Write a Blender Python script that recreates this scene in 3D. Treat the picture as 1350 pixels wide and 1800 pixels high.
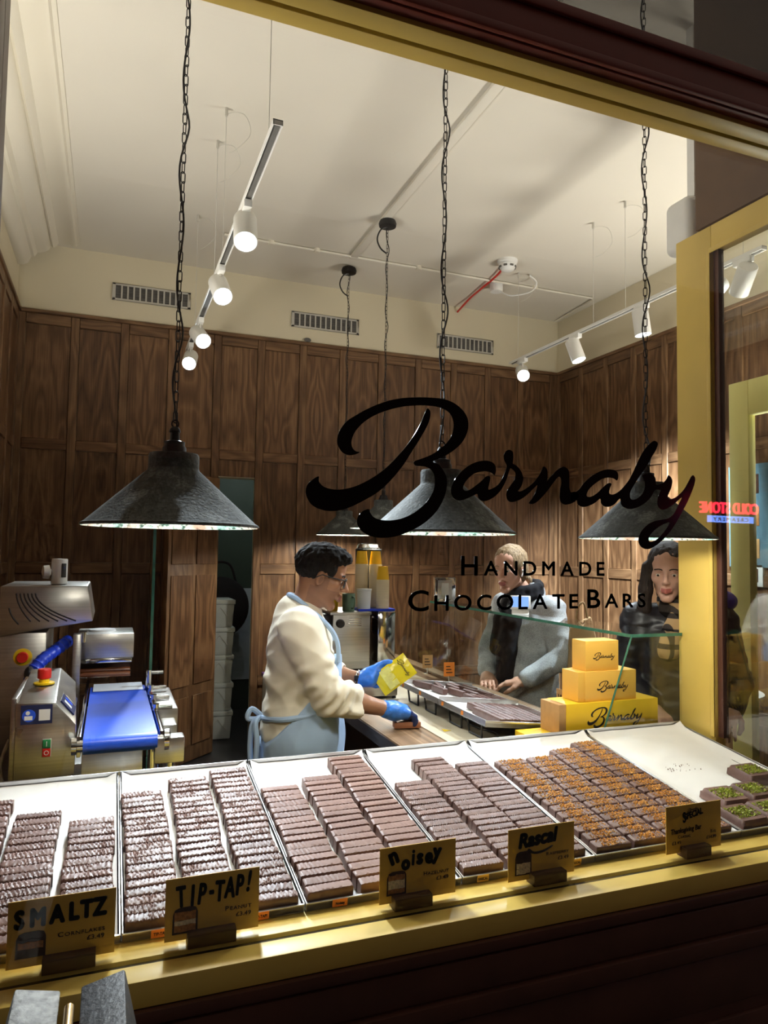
import bpy, bmesh, math, random
import numpy as np
from mathutils import Vector, Matrix, Euler, noise as mnoise

for o in list(bpy.data.objects):
    bpy.data.objects.remove(o)
scene = bpy.context.scene
COL = scene.collection
PI = math.pi
R = math.radians

# ------------------------------------------------------------------ camera
# world: X runs along the shop window to the right, Y goes into the shop, Z up (metres)
cam_data = bpy.data.cameras.new('camera')
cam_data.sensor_fit = 'VERTICAL'
cam_data.sensor_height = 36.0
cam_data.lens = 1250.0 / 1800.0 * 36.0
cam_data.clip_start = 0.05
cam = bpy.data.objects.new('camera', cam_data)
COL.objects.link(cam)
yaw, pitch, roll = R(21.0), R(3.16), R(0.87)
fw = Vector((math.sin(yaw) * math.cos(pitch), math.cos(yaw) * math.cos(pitch), math.sin(pitch)))
r0 = Vector((math.cos(yaw), -math.sin(yaw), 0))
u0 = r0.cross(fw)
rt = r0 * math.cos(roll) + u0 * math.sin(roll)
up = -r0 * math.sin(roll) + u0 * math.cos(roll)
M = Matrix((rt, up, -fw)).transposed().to_4x4()
M.translation = (0, 0, 1.62)
cam.matrix_world = M
scene.camera = cam

# ------------------------------------------------------------------ world, exposure
world = bpy.data.worlds.new('night')
scene.world = world
world.use_nodes = True
wb = world.node_tree.nodes['Background']
wb.inputs[0].default_value = (1.0, 0.86, 0.74, 1)
wb.inputs[1].default_value = 0.13
vs = scene.view_settings
vs.view_transform = 'Standard'
vs.look = 'None'
vs.gamma = 1.0
vs.use_curve_mapping = False
vs.exposure = 0.46

cy = scene.cycles
cy.max_bounces = 7; cy.diffuse_bounces = 3; cy.glossy_bounces = 3; cy.transmission_bounces = 4; cy.transparent_max_bounces = 20
cy.caustics_reflective = False; cy.caustics_refractive = False
cy.use_adaptive_sampling = True; cy.adaptive_threshold = 0.05; cy.adaptive_min_samples = 12

SPOT_W = 86.0        # track spots
PEND_W = 9.0        # bulbs in the pendant shades

# ------------------------------------------------------------------ helpers
class MB:
    """collects shapes and links them as one mesh object"""
    def __init__(s):
        s.v = []; s.f = []; s.mi = []; s.cur = 0; s.uv = None
    def add(s, vs_, fs, M=None):
        b = len(s.v)
        if M is not None:
            vs_ = [M @ Vector(p) for p in vs_]
        s.v += [tuple(p) for p in vs_]
        s.f += [tuple(i + b for i in f) for f in fs]
        s.mi += [s.cur] * len(fs)
        return s
    def box(s, x0, x1, y0, y1, z0, z1, M=None):
        return s.add([(x0, y0, z0), (x1, y0, z0), (x1, y1, z0), (x0, y1, z0), (x0, y0, z1), (x1, y0, z1), (x1, y1, z1), (x0, y1, z1)],
                     [(0, 3, 2, 1), (4, 5, 6, 7), (0, 1, 5, 4), (1, 2, 6, 5), (2, 3, 7, 6), (3, 0, 4, 7)], M)
    def lathe(s, prof, n=32, M=None, c=(0, 0, 0), closed=False):
        vs_ = []; fs = []
        for r, z in prof:
            for i in range(n):
                a = 2 * PI * i / n
                vs_.append((c[0] + r * math.cos(a), c[1] + r * math.sin(a), c[2] + z))
        m = len(prof)
        for j in range(m if closed else m - 1):
            for i in range(n):
                i2 = (i + 1) % n; j2 = (j + 1) % m
                fs.append((j * n + i, j * n + i2, j2 * n + i2, j2 * n + i))
        if not closed:
            if prof[0][0] > 1e-6: fs.append(tuple(range(n - 1, -1, -1)))
            if prof[-1][0] > 1e-6: fs.append(tuple((m - 1) * n + i for i in range(n)))
        return s.add(vs_, fs, M)
    def cyl(s, p, q, r, r2=None, n=16):
        r2 = r if r2 is None else r2
        p = Vector(p); q = Vector(q); d = q - p
        M = Matrix.Translation(p) @ d.to_track_quat('Z', 'Y').to_matrix().to_4x4()
        return s.lathe([(r, 0), (r2, d.length)], n, M)
    def tube(s, pts, r, n=8, closed=False, rs=None):
        pts = [Vector(p) for p in pts]
        m = len(pts); vs_ = []; fs = []
        prev = None
        for k in range(m):
            if closed: t = pts[(k + 1) % m] - pts[k - 1]
            else: t = pts[min(k + 1, m - 1)] - pts[max(k - 1, 0)]
            t.normalize()
            if prev is None:
                a = Vector((0, 0, 1)) if abs(t.z) < .9 else Vector((1, 0, 0))
                nrm = t.cross(a).normalized()
            else:
                nrm = (prev - t * prev.dot(t)).normalized()
            prev = nrm; b = t.cross(nrm)
            rr = rs[k] if rs else r
            for i in range(n):
                a = 2 * PI * i / n
                vs_.append(pts[k] + nrm * (rr * math.cos(a)) + b * (rr * math.sin(a)))
        for k in range(m if closed else m - 1):
            k2 = (k + 1) % m
            for i in range(n):
                i2 = (i + 1) % n
                fs.append((k * n + i, k * n + i2, k2 * n + i2, k2 * n + i))
        if not closed:
            fs.append(tuple(range(n - 1, -1, -1))); fs.append(tuple((m - 1) * n + i for i in range(n)))
        return s.add(vs_, fs)
    def prism(s, poly, z0, z1, M=None):
        n = len(poly)
        vs_ = [(x, y, z0) for x, y in poly] + [(x, y, z1) for x, y in poly]
        fs = [tuple(range(n - 1, -1, -1)), tuple(range(n, 2 * n))] + [(i, (i + 1) % n, n + (i + 1) % n, n + i) for i in range(n)]
        return s.add(vs_, fs, M)
    def sphere(s, c, r, n=16, m=10, sc=(1, 1, 1), M=None):
        prof = [(max(1e-7, r * math.sin(PI * j / m)) if 0 < j < m else 1e-7, -r * math.cos(PI * j / m)) for j in range(m + 1)]
        T = Matrix.Translation(c) @ Matrix.Diagonal((sc[0], sc[1], sc[2], 1))
        if M is not None: T = M @ T
        return s.lathe(prof, n, T)
    def mesh(s, name, mats, bevel=0, seg=2, smooth=None, fix=True):
        me = bpy.data.meshes.new(name)
        me.from_pydata(s.v, [], s.f)
        if not isinstance(mats, (list, tuple)): mats = [mats]
        for m in mats: me.materials.append(m)
        me.polygons.foreach_set('material_index', s.mi)
        bm = bmesh.new(); bm.from_mesh(me)
        if fix: bmesh.ops.recalc_face_normals(bm, faces=bm.faces)
        if bevel:
            bmesh.ops.remove_doubles(bm, verts=bm.verts, dist=1e-6)
            ed = [e for e in bm.edges if len(e.link_faces) == 2 and e.calc_face_angle(0) > R(30)]
            bmesh.ops.bevel(bm, geom=ed, offset=bevel, segments=seg, affect='EDGES', profile=.5, clamp_overlap=True)
        bm.to_mesh(me); bm.free()
        if smooth is None: smooth = 40
        if smooth:
            me.shade_smooth()
            set_sharp(me, smooth)
        return me
    def build(s, name, mats, parent=None, bevel=0, seg=2, smooth=None, fix=True, **kw):
        return link(name, s.mesh(name, mats, bevel, seg, smooth, fix), parent, **kw)

def set_sharp(me, deg):
    bm = bmesh.new(); bm.from_mesh(me)
    c = R(deg)
    for e in bm.edges:
        if len(e.link_faces) == 2: e.smooth = e.calc_face_angle(0) < c
    bm.to_mesh(me); bm.free()

def link(name, me, parent=None, loc=None, rot=None, label=None):
    o = bpy.data.objects.new(name, me)
    COL.objects.link(o)
    if parent is not None: o.parent = parent
    if loc is not None: o.location = loc
    if rot is not None: o.rotation_euler = rot
    if label: o['label'] = label
    return o
def tag(o, label, cat, group=None):
    o['label'] = label; o['category'] = cat
    if group: o['group'] = group
    return o
def thing(name, label, cat, loc=(0, 0, 0), rotz=0, group=None):
    o = bpy.data.objects.new(name, None)
    o.empty_display_size = .05
    COL.objects.link(o); o.location = loc; o.rotation_euler = (0, 0, rotz)
    return tag(o, label, cat, group)
def struct(o):
    o['kind'] = 'structure'; return o
def copy_tree(o, parent=None):
    c = o.copy(); COL.objects.link(c)
    if parent is not None: c.parent = parent
    for ch in list(o.children): copy_tree(ch, c)
    return c
def catmull(pts, n=6, closed=True):
    pts = [np.array(p, float) for p in pts]; m = len(pts); out = []
    for i in range(m if closed else m - 1):
        if closed: p0, p1, p2, p3 = pts[i - 1], pts[i], pts[(i + 1) % m], pts[(i + 2) % m]
        else: p0, p1, p2, p3 = pts[max(i - 1, 0)], pts[i], pts[i + 1], pts[min(i + 2, m - 1)]
        for k in range(n):
            t = k / n
            out.append(.5 * ((2 * p1) + (-p0 + p2) * t + (2 * p0 - 5 * p1 + 4 * p2 - p3) * t * t + (-p0 + 3 * p1 - 3 * p2 + p3) * t ** 3))
    if not closed: out.append(pts[-1])
    return [tuple(p) for p in out]
def fill_mesh(name, polys, mat, ext=.0004):
    """filled flat shape (even-odd holes) in the XY plane, with thickness"""
    cu = bpy.data.curves.new(name, 'CURVE'); cu.dimensions = '2D'; cu.fill_mode = 'BOTH'; cu.extrude = ext
    for p in polys:
        sp = cu.splines.new('POLY'); sp.points.add(len(p) - 1); sp.use_cyclic_u = True
        for q, pt in zip(p, sp.points): pt.co = (q[0], q[1], 0, 1)
    return _tomesh(cu, name, mat)
def _tomesh(cu, name, mat):
    ob = bpy.data.objects.new('tmp', cu)
    me = bpy.data.meshes.new_from_object(ob)
    bpy.data.objects.remove(ob); bpy.data.curves.remove(cu)
    me.name = name; me.materials.clear(); me.materials.append(mat)
    return me
def text_mesh(name, body, size, mat, bold=0, ext=.0003, sx=1, shear=0, align='LEFT', space=1):
    cu = bpy.data.curves.new(name, 'FONT'); cu.body = body; cu.size = size; cu.extrude = ext
    cu.shear = shear; cu.align_x = align; cu.space_character = space; cu.resolution_u = 4
    me = _tomesh(cu, name, mat)
    if sx != 1:
        me.transform(Matrix.Diagonal((sx, 1, 1, 1)))
    if bold:        # heavier stroke: the outline laid down again around itself
        bmx = bmesh.new()
        for k in range(9):
            c = me.copy(); rr = 0 if k == 8 else bold
            c.transform(Matrix.Translation((rr * math.cos(k * PI / 4), rr * math.sin(k * PI / 4), 0))); bmx.from_mesh(c); bpy.data.meshes.remove(c)
        bmx.to_mesh(me); bmx.free()
    return me
UPRIGHT = (PI / 2, 0, 0)      # puts an XY drawing on a wall that faces -Y

# ------------------------------------------------------------------ materials
MATS = {}
class NT:
    def __init__(s, m):
        s.t = m.node_tree; s.t.nodes.clear()
        s.out = s.n('ShaderNodeOutputMaterial')
    def n(s, typ, ins=None, **kw):
        nd = s.t.nodes.new(typ)
        for k, v in kw.items(): setattr(nd, k, v)
        for k, v in (ins or {}).items():
            if hasattr(v, 'is_output'): s.t.links.new(v, nd.inputs[k])
            else: nd.inputs[k].default_value = v
        return nd
    def math(s, op, a, b=None, c=None):
        nd = s.n('ShaderNodeMath', operation=op)
        for i, v in enumerate((a, b, c)):
            if v is None: continue
            if hasattr(v, 'is_output'): s.t.links.new(v, nd.inputs[i])
            else: nd.inputs[i].default_value = v
        return nd.outputs[0]
    def ramp(s, fac, stops):
        nd = s.n('ShaderNodeValToRGB', {'Fac': fac})
        el = nd.color_ramp.elements
        while len(el) < len(stops): el.new(.5)
        for e, (p, c) in zip(el, stops):
            e.position = p; e.color = (*c, 1) if len(c) == 3 else c
        return nd.outputs[0]
    def coords(s, scale=(1, 1, 1), which='Object', loc=None, rot=(0, 0, 0)):
        tc = s.n('ShaderNodeTexCoord')
        v = tc.outputs[which]
        mp = s.n('ShaderNodeMapping', {'Vector': v, 'Scale': scale, 'Rotation': rot})
        if loc is not None:
            if hasattr(loc, 'is_output'): s.t.links.new(loc, mp.inputs['Location'])
            else: mp.inputs['Location'].default_value = loc
        return mp.outputs[0]
    def noise(s, vec, scale, detail=3, rough=.5, dist=0):
        return s.n('ShaderNodeTexNoise', {'Vector': vec, 'Scale': scale, 'Detail': detail, 'Roughness': rough, 'Distortion': dist}).outputs[0]
    def bump(s, h, strength=.2, dist=.01):
        return s.n('ShaderNodeBump', {'Height': h, 'Strength': strength, 'Distance': dist}).outputs[0]
    def bsdf(s, color, rough=.5, metal=0, normal=None, spec=.5, **kw):
        ins = {'Base Color': color, 'Roughness': rough, 'Metallic': metal, 'Specular IOR Level': spec}
        if normal is not None: ins['Normal'] = normal
        ins.update(kw)
        b = s.n('ShaderNodeBsdfPrincipled', ins)
        s.t.links.new(b.outputs[0], s.out.inputs[0])
        return b
def new_mat(name):
    m = bpy.data.materials.new(name); m.use_nodes = True; MATS[name] = m
    return m, NT(m)
def srgb(r, g, b):
    f = lambda c: (c / 255 / 12.92) if c / 255 <= .04045 else ((c / 255 + .055) / 1.055) ** 2.4
    return (f(r), f(g), f(b), 1)
def c3(c): return tuple(c[:3])
def plain(name, col, rough=.5, metal=0, var=.12, nscale=18, bump=0.0, bscale=80, spec=.5, **kw):
    """painted / moulded surface: base colour with slight mottling and fine relief"""
    m, t = new_mat(name)
    v = t.coords()
    f = t.noise(v, nscale, 4)
    c = t.ramp(f, [(.3, tuple(x * (1 - var) for x in col[:3])), (.7, tuple(min(1, x * (1 + var)) for x in col[:3]))])
    nrm = t.bump(t.noise(v, bscale, 3), bump, .004) if bump else None
    t.bsdf(c, rough, metal, nrm, spec, **kw)
    return m
def emissive(name, col, strength):
    m, t = new_mat(name)
    e = t.n('ShaderNodeEmission', {'Color': col, 'Strength': strength})
    t.t.links.new(e.outputs[0], t.out.inputs[0])
    return m
def glass_mat(name, tint=(.97, .985, .975), f0=.045, rough=0.0, smear=0.0):
    m, t = new_mat(name)
    g = t.n('ShaderNodeNewGeometry')
    dot = t.n('ShaderNodeVectorMath', {0: g.outputs['Incoming'], 1: g.outputs['Normal']}, operation='DOT_PRODUCT').outputs['Value']
    c = t.math('SUBTRACT', 1.0, t.math('ABSOLUTE', dot))
    fr = t.math('ADD', f0, t.math('MULTIPLY', t.math('POWER', c, 5.0), 1 - f0))
    tr = t.n('ShaderNodeBsdfTransparent', {'Color': (*tint, 1)})
    gl = t.n('ShaderNodeBsdfGlossy', {'Color': (1, 1, 1, 1), 'Roughness': rough})
    mx = t.n('ShaderNodeMixShader', {0: fr, 1: tr.outputs[0], 2: gl.outputs[0]})
    last = mx.outputs[0]
    if smear:
        sp = t.noise(t.coords((70, 70, 70)), 5.0, 2)
        spots = t.ramp(sp, [(.74, (0, 0, 0)), (.80, (1, 1, 1))])
        streak = t.ramp(t.noise(t.coords((4, 1, 60), rot=(0, .7, 0)), 1.6, 4, .6, .4), [(.5, (0, 0, 0)), (.8, (1, 1, 1))])
        area = t.ramp(t.noise(t.coords((1, 1, 1)), 2.6, 2), [(.5, (0, 0, 0)), (.72, (1, 1, 1))])
        dirt = t.math('MULTIPLY', t.math('ADD', t.math('MULTIPLY', spots, 1.0), t.math('ADD', .05, t.math('MULTIPLY', t.math('MULTIPLY', streak, area), .5))), smear)
        df = t.n('ShaderNodeBsdfTranslucent', {'Color': (.8, .85, .95, 1)})
        mx2 = t.n('ShaderNodeMixShader', {0: dirt, 1: last, 2: df.outputs[0]})
        last = mx2.outputs[0]
    t.t.links.new(last, t.out.inputs[0])
    return m
def walnut(name, dark, mid, light, horiz=False, matched=True, rough=.42):
    m, t = new_mat(name)
    oi = t.n('ShaderNodeObjectInfo')
    rnd = oi.outputs['Random']
    tc = t.n('ShaderNodeTexCoord')
    sep = t.n('ShaderNodeSeparateXYZ', {0: tc.outputs['Object']})
    along, across = (sep.outputs[0], sep.outputs[2]) if horiz else (sep.outputs[2], sep.outputs[0])
    ax = t.math('ABSOLUTE', t.math('ADD', across, t.math('MULTIPLY', t.math('SUBTRACT', rnd, .5), .12))) if matched else across
    off = t.math('MULTIPLY', rnd, 37.0)
    v = t.n('ShaderNodeCombineXYZ', {0: t.math('MULTIPLY', ax, 1.0), 1: off, 2: t.math('MULTIPLY', along, .22)}).outputs[0]
    big = t.noise(v, 5.5, 2, .5)
    rings = t.math('FRACT', t.math('ADD', t.math('MULTIPLY', big, 7.0), t.math('MULTIPLY', ax, 9.0)))
    rings = t.math('ABSOLUTE', t.math('SUBTRACT', rings, .5))
    v2 = t.n('ShaderNodeCombineXYZ', {0: t.math('MULTIPLY', ax, 1.0), 1: off, 2: t.math('MULTIPLY', along, .02)}).outputs[0]
    fine = t.noise(v2, 130.0, 3, .6)
    f = t.math('ADD', t.math('MULTIPLY', rings, .62), t.math('MULTIPLY', fine, .72))
    f = t.math('ADD', f, t.math('MULTIPLY', t.math('SUBTRACT', rnd, .5), .14))
    c = t.ramp(f, [(.18, dark), (.5, mid), (.85, light)])
    t.bsdf(c, rough, 0, t.bump(fine, .08, .002), .4)
    return m
def brushed(name, col, rough=.28, axis=0, amt=.25, metal=1.0):
    m, t = new_mat(name)
    sc = [140, 140, 140]; sc[axis] = 2.0
    f = t.noise(t.coords(tuple(sc)), 1.0, 3)
    c = t.ramp(f, [(.25, tuple(x * (1 - amt) for x in col[:3])), (.75, tuple(min(1, x * (1 + amt)) for x in col[:3]))])
    rg = t.n('ShaderNodeMapRange', {0: t.noise(t.coords(), 9.0, 3), 3: rough * .75, 4: rough * 1.35}).outputs[0]
    t.bsdf(c, rg, metal, t.bump(f, .05, .001))
    return m
WAL = walnut('walnut_panel', (.050, .022, .010), (.142, .070, .031), (.28, .155, .074))
WALF = walnut('walnut_frame', (.066, .032, .015), (.158, .082, .038), (.28, .160, .078), matched=False)
WALR = walnut('walnut_rail', (.066, .032, .015), (.158, .082, .038), (.28, .160, .078), horiz=True, matched=False)
CEIL = plain('ceiling_paint', srgb(224, 218, 204), .85, var=.03, nscale=1.5, bump=.06, bscale=30)
PLAS = plain('wall_paint', srgb(221, 211, 184), .85, var=.03, nscale=1.2, bump=.05, bscale=30)
MOULD = plain('moulding_paint', srgb(226, 219, 202), .7, var=.03, nscale=2, bump=.04)
YEL = plain('yellow_paint', srgb(222, 190, 96), .38, var=.06, nscale=6, bump=.05, bscale=40)
YELD = plain('door_paint', srgb(236, 226, 142), .4, var=.05, nscale=6)
BRN = plain('brown_facade_paint', srgb(88, 54, 42), .42, var=.14, nscale=9, bump=.05)
BEAM = plain('beam_paint', srgb(124, 52, 36), .45, var=.1, nscale=9, bump=.05)
BULK = plain('bulkhead_board', srgb(96, 70, 46), .6, var=.1, nscale=12)
FLOOR = plain('floor_tile', srgb(46, 46, 48), .35, var=.2, nscale=5)
PAVE = plain('paving', srgb(70, 68, 66), .8, var=.2, nscale=8, bump=.3)
BLACKM = plain('black_metal', srgb(26, 24, 23), .5, .5, var=.3, nscale=60)
WHITEM = plain('white_enamel', srgb(232, 231, 226), .4, var=.03)
VENTG = plain('vent_grey', srgb(196, 192, 182), .5, var=.03)
VENTD = plain('vent_dark', srgb(96, 94, 90), .7, var=.1)
PLAST = plain('white_plastic', srgb(236, 235, 232), .35, var=.02)
ALU = brushed('tray_aluminium', (.62, .62, .63, 1), .38, 0, .12)
STEEL = brushed('brushed_steel', (.56, .54, .50, 1), .30, 0, .15)
CHROME = plain('chrome', (.72, .72, .72, 1), .1, 1.0, var=.05)
PARCH = plain('parchment', srgb(238, 236, 233), .6, var=.03, nscale=14, bump=.25, bscale=18)
CARD = plain('yellow_card', srgb(228, 182, 78), .55, var=.04, nscale=8)
KRAFT = plain('kraft_card', srgb(190, 146, 92), .8, var=.08, nscale=40)
INK = plain('dark_ink', srgb(30, 22, 18), .6, var=.1)
VINYL = plain('black_vinyl', srgb(8, 7, 7), .10, var=.1)
BLOCK = plain('dark_wood_block', srgb(70, 40, 26), .5, var=.3, nscale=30)
BOXY = plain('yellow_box', srgb(246, 200, 44), .45, var=.02)
BOXO = plain('amber_box', srgb(244, 190, 84), .5, var=.02)
ORANGE = plain('orange_label', srgb(236, 140, 52), .5, var=.05)
REDP = plain('red_plastic', srgb(214, 40, 32), .3, var=.05)
YELP = plain('yellow_plastic', srgb(244, 206, 30), .35, var=.04)
BLKP = plain('black_plastic', srgb(24, 24, 26), .4, var=.15)
BLUEB = plain('blue_belt', srgb(38, 88, 224), .32, var=.12, nscale=7)
BLUEH = plain('blue_hose', srgb(26, 62, 200), .35, var=.1)
NAVYP = plain('navy_print', srgb(28, 36, 78), .4, var=.1)
GREENP = plain('green_plastic', srgb(40, 140, 84), .4, var=.05)
GREENM = plain('green_ceramic', srgb(96, 122, 98), .35, var=.05)
CUPW = plain('paper_cup', srgb(240, 226, 196), .6, var=.03)
CUPY = plain('yellow_cup', srgb(246, 196, 40), .5, var=.03)
CLEARP = plain('frosted_plastic', srgb(226, 228, 230), .3, var=.03)
DKGREEN = plain('dark_green_wall', srgb(58, 74, 64), .6, var=.1, nscale=3)
BINP = plain('grey_bin', srgb(196, 202, 200), .5, var=.05)
COATB = plain('black_cloth', srgb(20, 20, 24), .9, var=.3, bump=.4, bscale=40)
WHITEB = plain('white_board', srgb(206, 214, 226), .5, var=.03)
CTOP = walnut('counter_wood', (.10, .055, .028), (.22, .13, .07), (.40, .26, .15), matched=False)
CMAT = plain('counter_mat', srgb(196, 184, 158), .35, var=.08, nscale=10)
CEDGE = plain('counter_edge', srgb(54, 44, 42), .5, var=.15)
KRBAG = plain('brown_paper_bag', srgb(178, 146, 104), .8, var=.08, bump=.3, bscale=10)
SCREEN = emissive('blue_screen', srgb(130, 170, 250), 1.1)
BULB = emissive('lamp_bulb', (1, .94, .84, 1), 7.0)
LED = emissive('led_face', (.86, .94, 1, 1), 40.0)
GLASS = glass_mat('window_glass', (.965, .975, .965), .04)
CGLASS = glass_mat('case_glass', (.96, .985, .975), .05)
GEDGE = plain('glass_edge', srgb(70, 120, 100), .15, var=.2, nscale=20)
TGLASS = glass_mat('transom_glass', (.42, .42, .41), .06)
PGLASS = glass_mat('side_glass', (.94, .955, .945), .07)

def lamp_outer():
    m, t = new_mat('lamp_outside')
    v = t.coords()
    f = t.noise(v, 14, 6, .6); g = t.noise(v, 120, 3, .6)
    c = t.ramp(t.math('ADD', t.math('MULTIPLY', f, .7), t.math('MULTIPLY', g, .4)), [(.38, (.030, .035, .033)), (.58, (.085, .094, .090)), (.74, (.26, .28, .27))])
    t.bsdf(c, .72, .2, t.bump(g, .5, .004))
    return m
def lamp_inner():
    m, t = new_mat('lamp_inside')
    v = t.coords()
    f = t.noise(v, 70, 5, .7); g = t.noise(v, 16, 3)
    base = t.ramp(g, [(.38, (.26, .46, .42)), (.52, (.50, .54, .51)), (.66, (.48, .28, .22))])
    sp = t.ramp(f, [(.40, (.05, .12, .10)), (.50, (1, 1, 1))])
    c = t.n('ShaderNodeMix', {0: 1.0, 6: base, 7: sp}, data_type='RGBA', blend_type='MULTIPLY').outputs[2]
    t.bsdf(c, .5)
    return m
LOUT = lamp_outer(); LIN = lamp_inner()
def choc(name, a, b, rough):
    m, t = new_mat(name)
    oi = t.n('ShaderNodeObjectInfo')
    v = t.coords((1, 1, 1), loc=None)
    off = t.n('ShaderNodeVectorMath', {0: v, 1: oi.outputs['Random']}, operation='ADD').outputs[0]
    f = t.noise(off, 60, 4)
    f2 = t.math('ADD', t.math('MULTIPLY', f, .6), t.math('MULTIPLY', oi.outputs['Random'], .4))
    c = t.ramp(f2, [(.3, a), (.7, b)])
    t.bsdf(c, rough, 0, t.bump(t.noise(off, 260, 2), .12, .001), .5)
    return m
CHOC = choc('milk_chocolate', c3(srgb(102, 75, 68)), c3(srgb(127, 98, 90)), .42)
CHOCG = choc('milk_chocolate_smooth', c3(srgb(112, 79, 69)), c3(srgb(132, 98, 87)), .46)
CHOCD = choc('dark_chocolate', c3(srgb(84, 60, 54)), c3(srgb(104, 76, 70)), .40)
CRUMB = plain('caramel_crumb', srgb(224, 164, 78), .5, var=.35, nscale=300)
PIST = plain('pistachio', srgb(150, 160, 50), .6, var=.4, nscale=300)
DARKC = plain('chocolate_print', srgb(58, 34, 24), .5, var=.3, nscale=90)
CREAMC = plain('cream_print', srgb(226, 208, 180), .5, var=.3, nscale=200)
NUTC = plain('nut_print', srgb(176, 118, 66), .5, var=.4, nscale=160)
# ================================================================== the setting
CZ = 3.925
YB = 5.9
XL, XR = -0.71, 4.09
struct(MB().box(-1.2, 5.6, 1.40, 8.2, -.1, 0).build('floor', FLOOR))
struct(MB().box(-.95, 4.4, 1.45, 6.1, CZ, CZ + .12).build('ceiling', CEIL))

def panelled(wall, length, stiles, zr, mirror_skip=()):
    """walnut stiles, rails and panels fixed on a wall; local x along it, -y towards the room"""
    cache = {}
    def piece(name, w, h, d, mat, x, z, bev=.004):
        key = (name, round(w, 3), round(h, 3))
        if key not in cache:
            cache[key] = MB().box(-w / 2, w / 2, -d, 0, -h / 2, h / 2).mesh(name, mat, bev, 1)
        link(name, cache[key], wall, (x, 0, z))
    SW = .062
    for k, x in enumerate(stiles):
        z0 = 0
        piece('stile', SW, zr[-1][1] - z0, .020, WALF, x, (zr[-1][1] + z0) / 2)
    for a, b in zip(stiles[:-1], stiles[1:]):
        w = b - a - SW; xm = (a + b) / 2
        for i, (z0, z1) in enumerate(zr):
            if (round(xm, 2), i) in mirror_skip: continue
            piece('rail', w, z1 - z0, .018, WALR, xm, (z0 + z1) / 2)
        for i, (za, zb) in enumerate(zip(zr[:-1], zr[1:])):
            if (round(xm, 2), 10 + i) in mirror_skip: continue
            piece('panel', w - .002, zb[0] - za[1] - .002, .007, WAL, xm, (za[1] + zb[0]) / 2, .002)
    # top cap
    piece('cap_rail', length, .03, .032, WALR, (stiles[0] + stiles[-1]) / 2, zr[-1][1] + .012)
ZR = [(0, .13), (.50, .585), (1.415, 1.50), (2.35, 2.43), (3.30, 3.38)]
# back wall with the doorway to the store room
m = MB()
m.box(XL - .2, .775, 0, .16, 0, CZ).box(.775, 1.13, 0, .16, 2.21, CZ).box(1.13, XR + .2, 0, .16, 0, CZ)
wall_back = struct(m.build('wall_back', PLAS, loc=(0, YB, 0)))
st = [XL + .03] + [-.305 + .36 * k for k in range(13)] + [XR - .03]
skip = set()
xm = round((st[4] + st[5]) / 2, 2)
for i in (0, 1, 2): skip.add((xm, i))
for i in (10, 11, 12): skip.add((xm, i))
panelled(wall_back, XR - XL, st, ZR, skip)
link('panel', MB().box(-.149, .149, -.007, 0, -.068, .068).mesh('panel', WAL, .002, 1), wall_back, (.955, 0, 2.282))
# side walls
wl = struct(MB().box(-.3, 4.6, 0, .16, 0, CZ).build('wall_left', PLAS, loc=(XL, 1.40, 0), rot=(0, 0, PI / 2)))
panelled(wl, 4.4, [.12 + .36 * k for k in range(13)], ZR)
wr = struct(MB().box(0, 4.4, 0, .16, 0, CZ).build('wall_right', PLAS, loc=(XR, YB, 0), rot=(0, 0, -PI / 2)))
panelled(wr, 4.4, [.03 + .36 * k for k in range(12)], ZR)
# plaster cornice along the left wall
prof = [(-.71, 0), (-.29, 0), (-.29, -.012), (-.31, -.012), (-.32, -.03), (-.345, -.03), (-.36, -.018), (-.44, -.018), (-.455, -.045), (-.475, -.06), (-.49, -.045), (-.50, -.075), (-.53, -.10), (-.58, -.115), (-.60, -.15), (-.62, -.15), (-.64, -.20), (-.67, -.22), (-.71, -.22)]
m = MB(); n = len(prof)
vs_ = [(x, 1.47, CZ + z) for x, z in prof] + [(x, 5.80, CZ + z) for x, z in prof]
m.add(vs_, [tuple(range(n)), tuple(range(2 * n - 1, n - 1, -1))] + [(i, n + i, n + (i + 1) % n, (i + 1) % n) for i in range(n)])
struct(m.build('trim_1', MOULD))
# store room behind the doorway
m = MB()
m.box(.2, 1.9, 7.35, 7.45, 0, 2.6).box(.1, .2, 6.06, 7.45, 0, 2.6).box(1.8, 1.9, 6.06, 7.45, 0, 2.6)
sr = struct(m.build('wall_store', DKGREEN))
struct(MB().box(.1, 1.9, 6.06, 7.45, 2.6, 2.7).build('ceiling_store', CEIL))
lt = thing('store_fill_lamp', 'added bare bulb fill lamp, unseen on the store room ceiling', 'lamp', (1.3, 6.6, 2.6))  # unseen lamp added to brighten the room behind the doorway
MB().cyl((0, 0, -.05), (0, 0, 0), .04).build('base', PLAST, lt); MB().sphere((0, 0, -.09), .04).build('bulb', BULB, lt)
_l = bpy.data.lights.new('store_fill_bulb', 'POINT'); _l.energy = 4.0; _l.color = (.85, .95, 1); _l.shadow_soft_size = .05
_o = bpy.data.objects.new('store_fill_bulb', _l); COL.objects.link(_o); _o.parent = lt; _o.location = (0, 0, -.16)
link('lower_board', MB().box(.9, 1.75, 7.33, 7.35, .3, 1.22).mesh('lower_board', WHITEB), sr)
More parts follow.
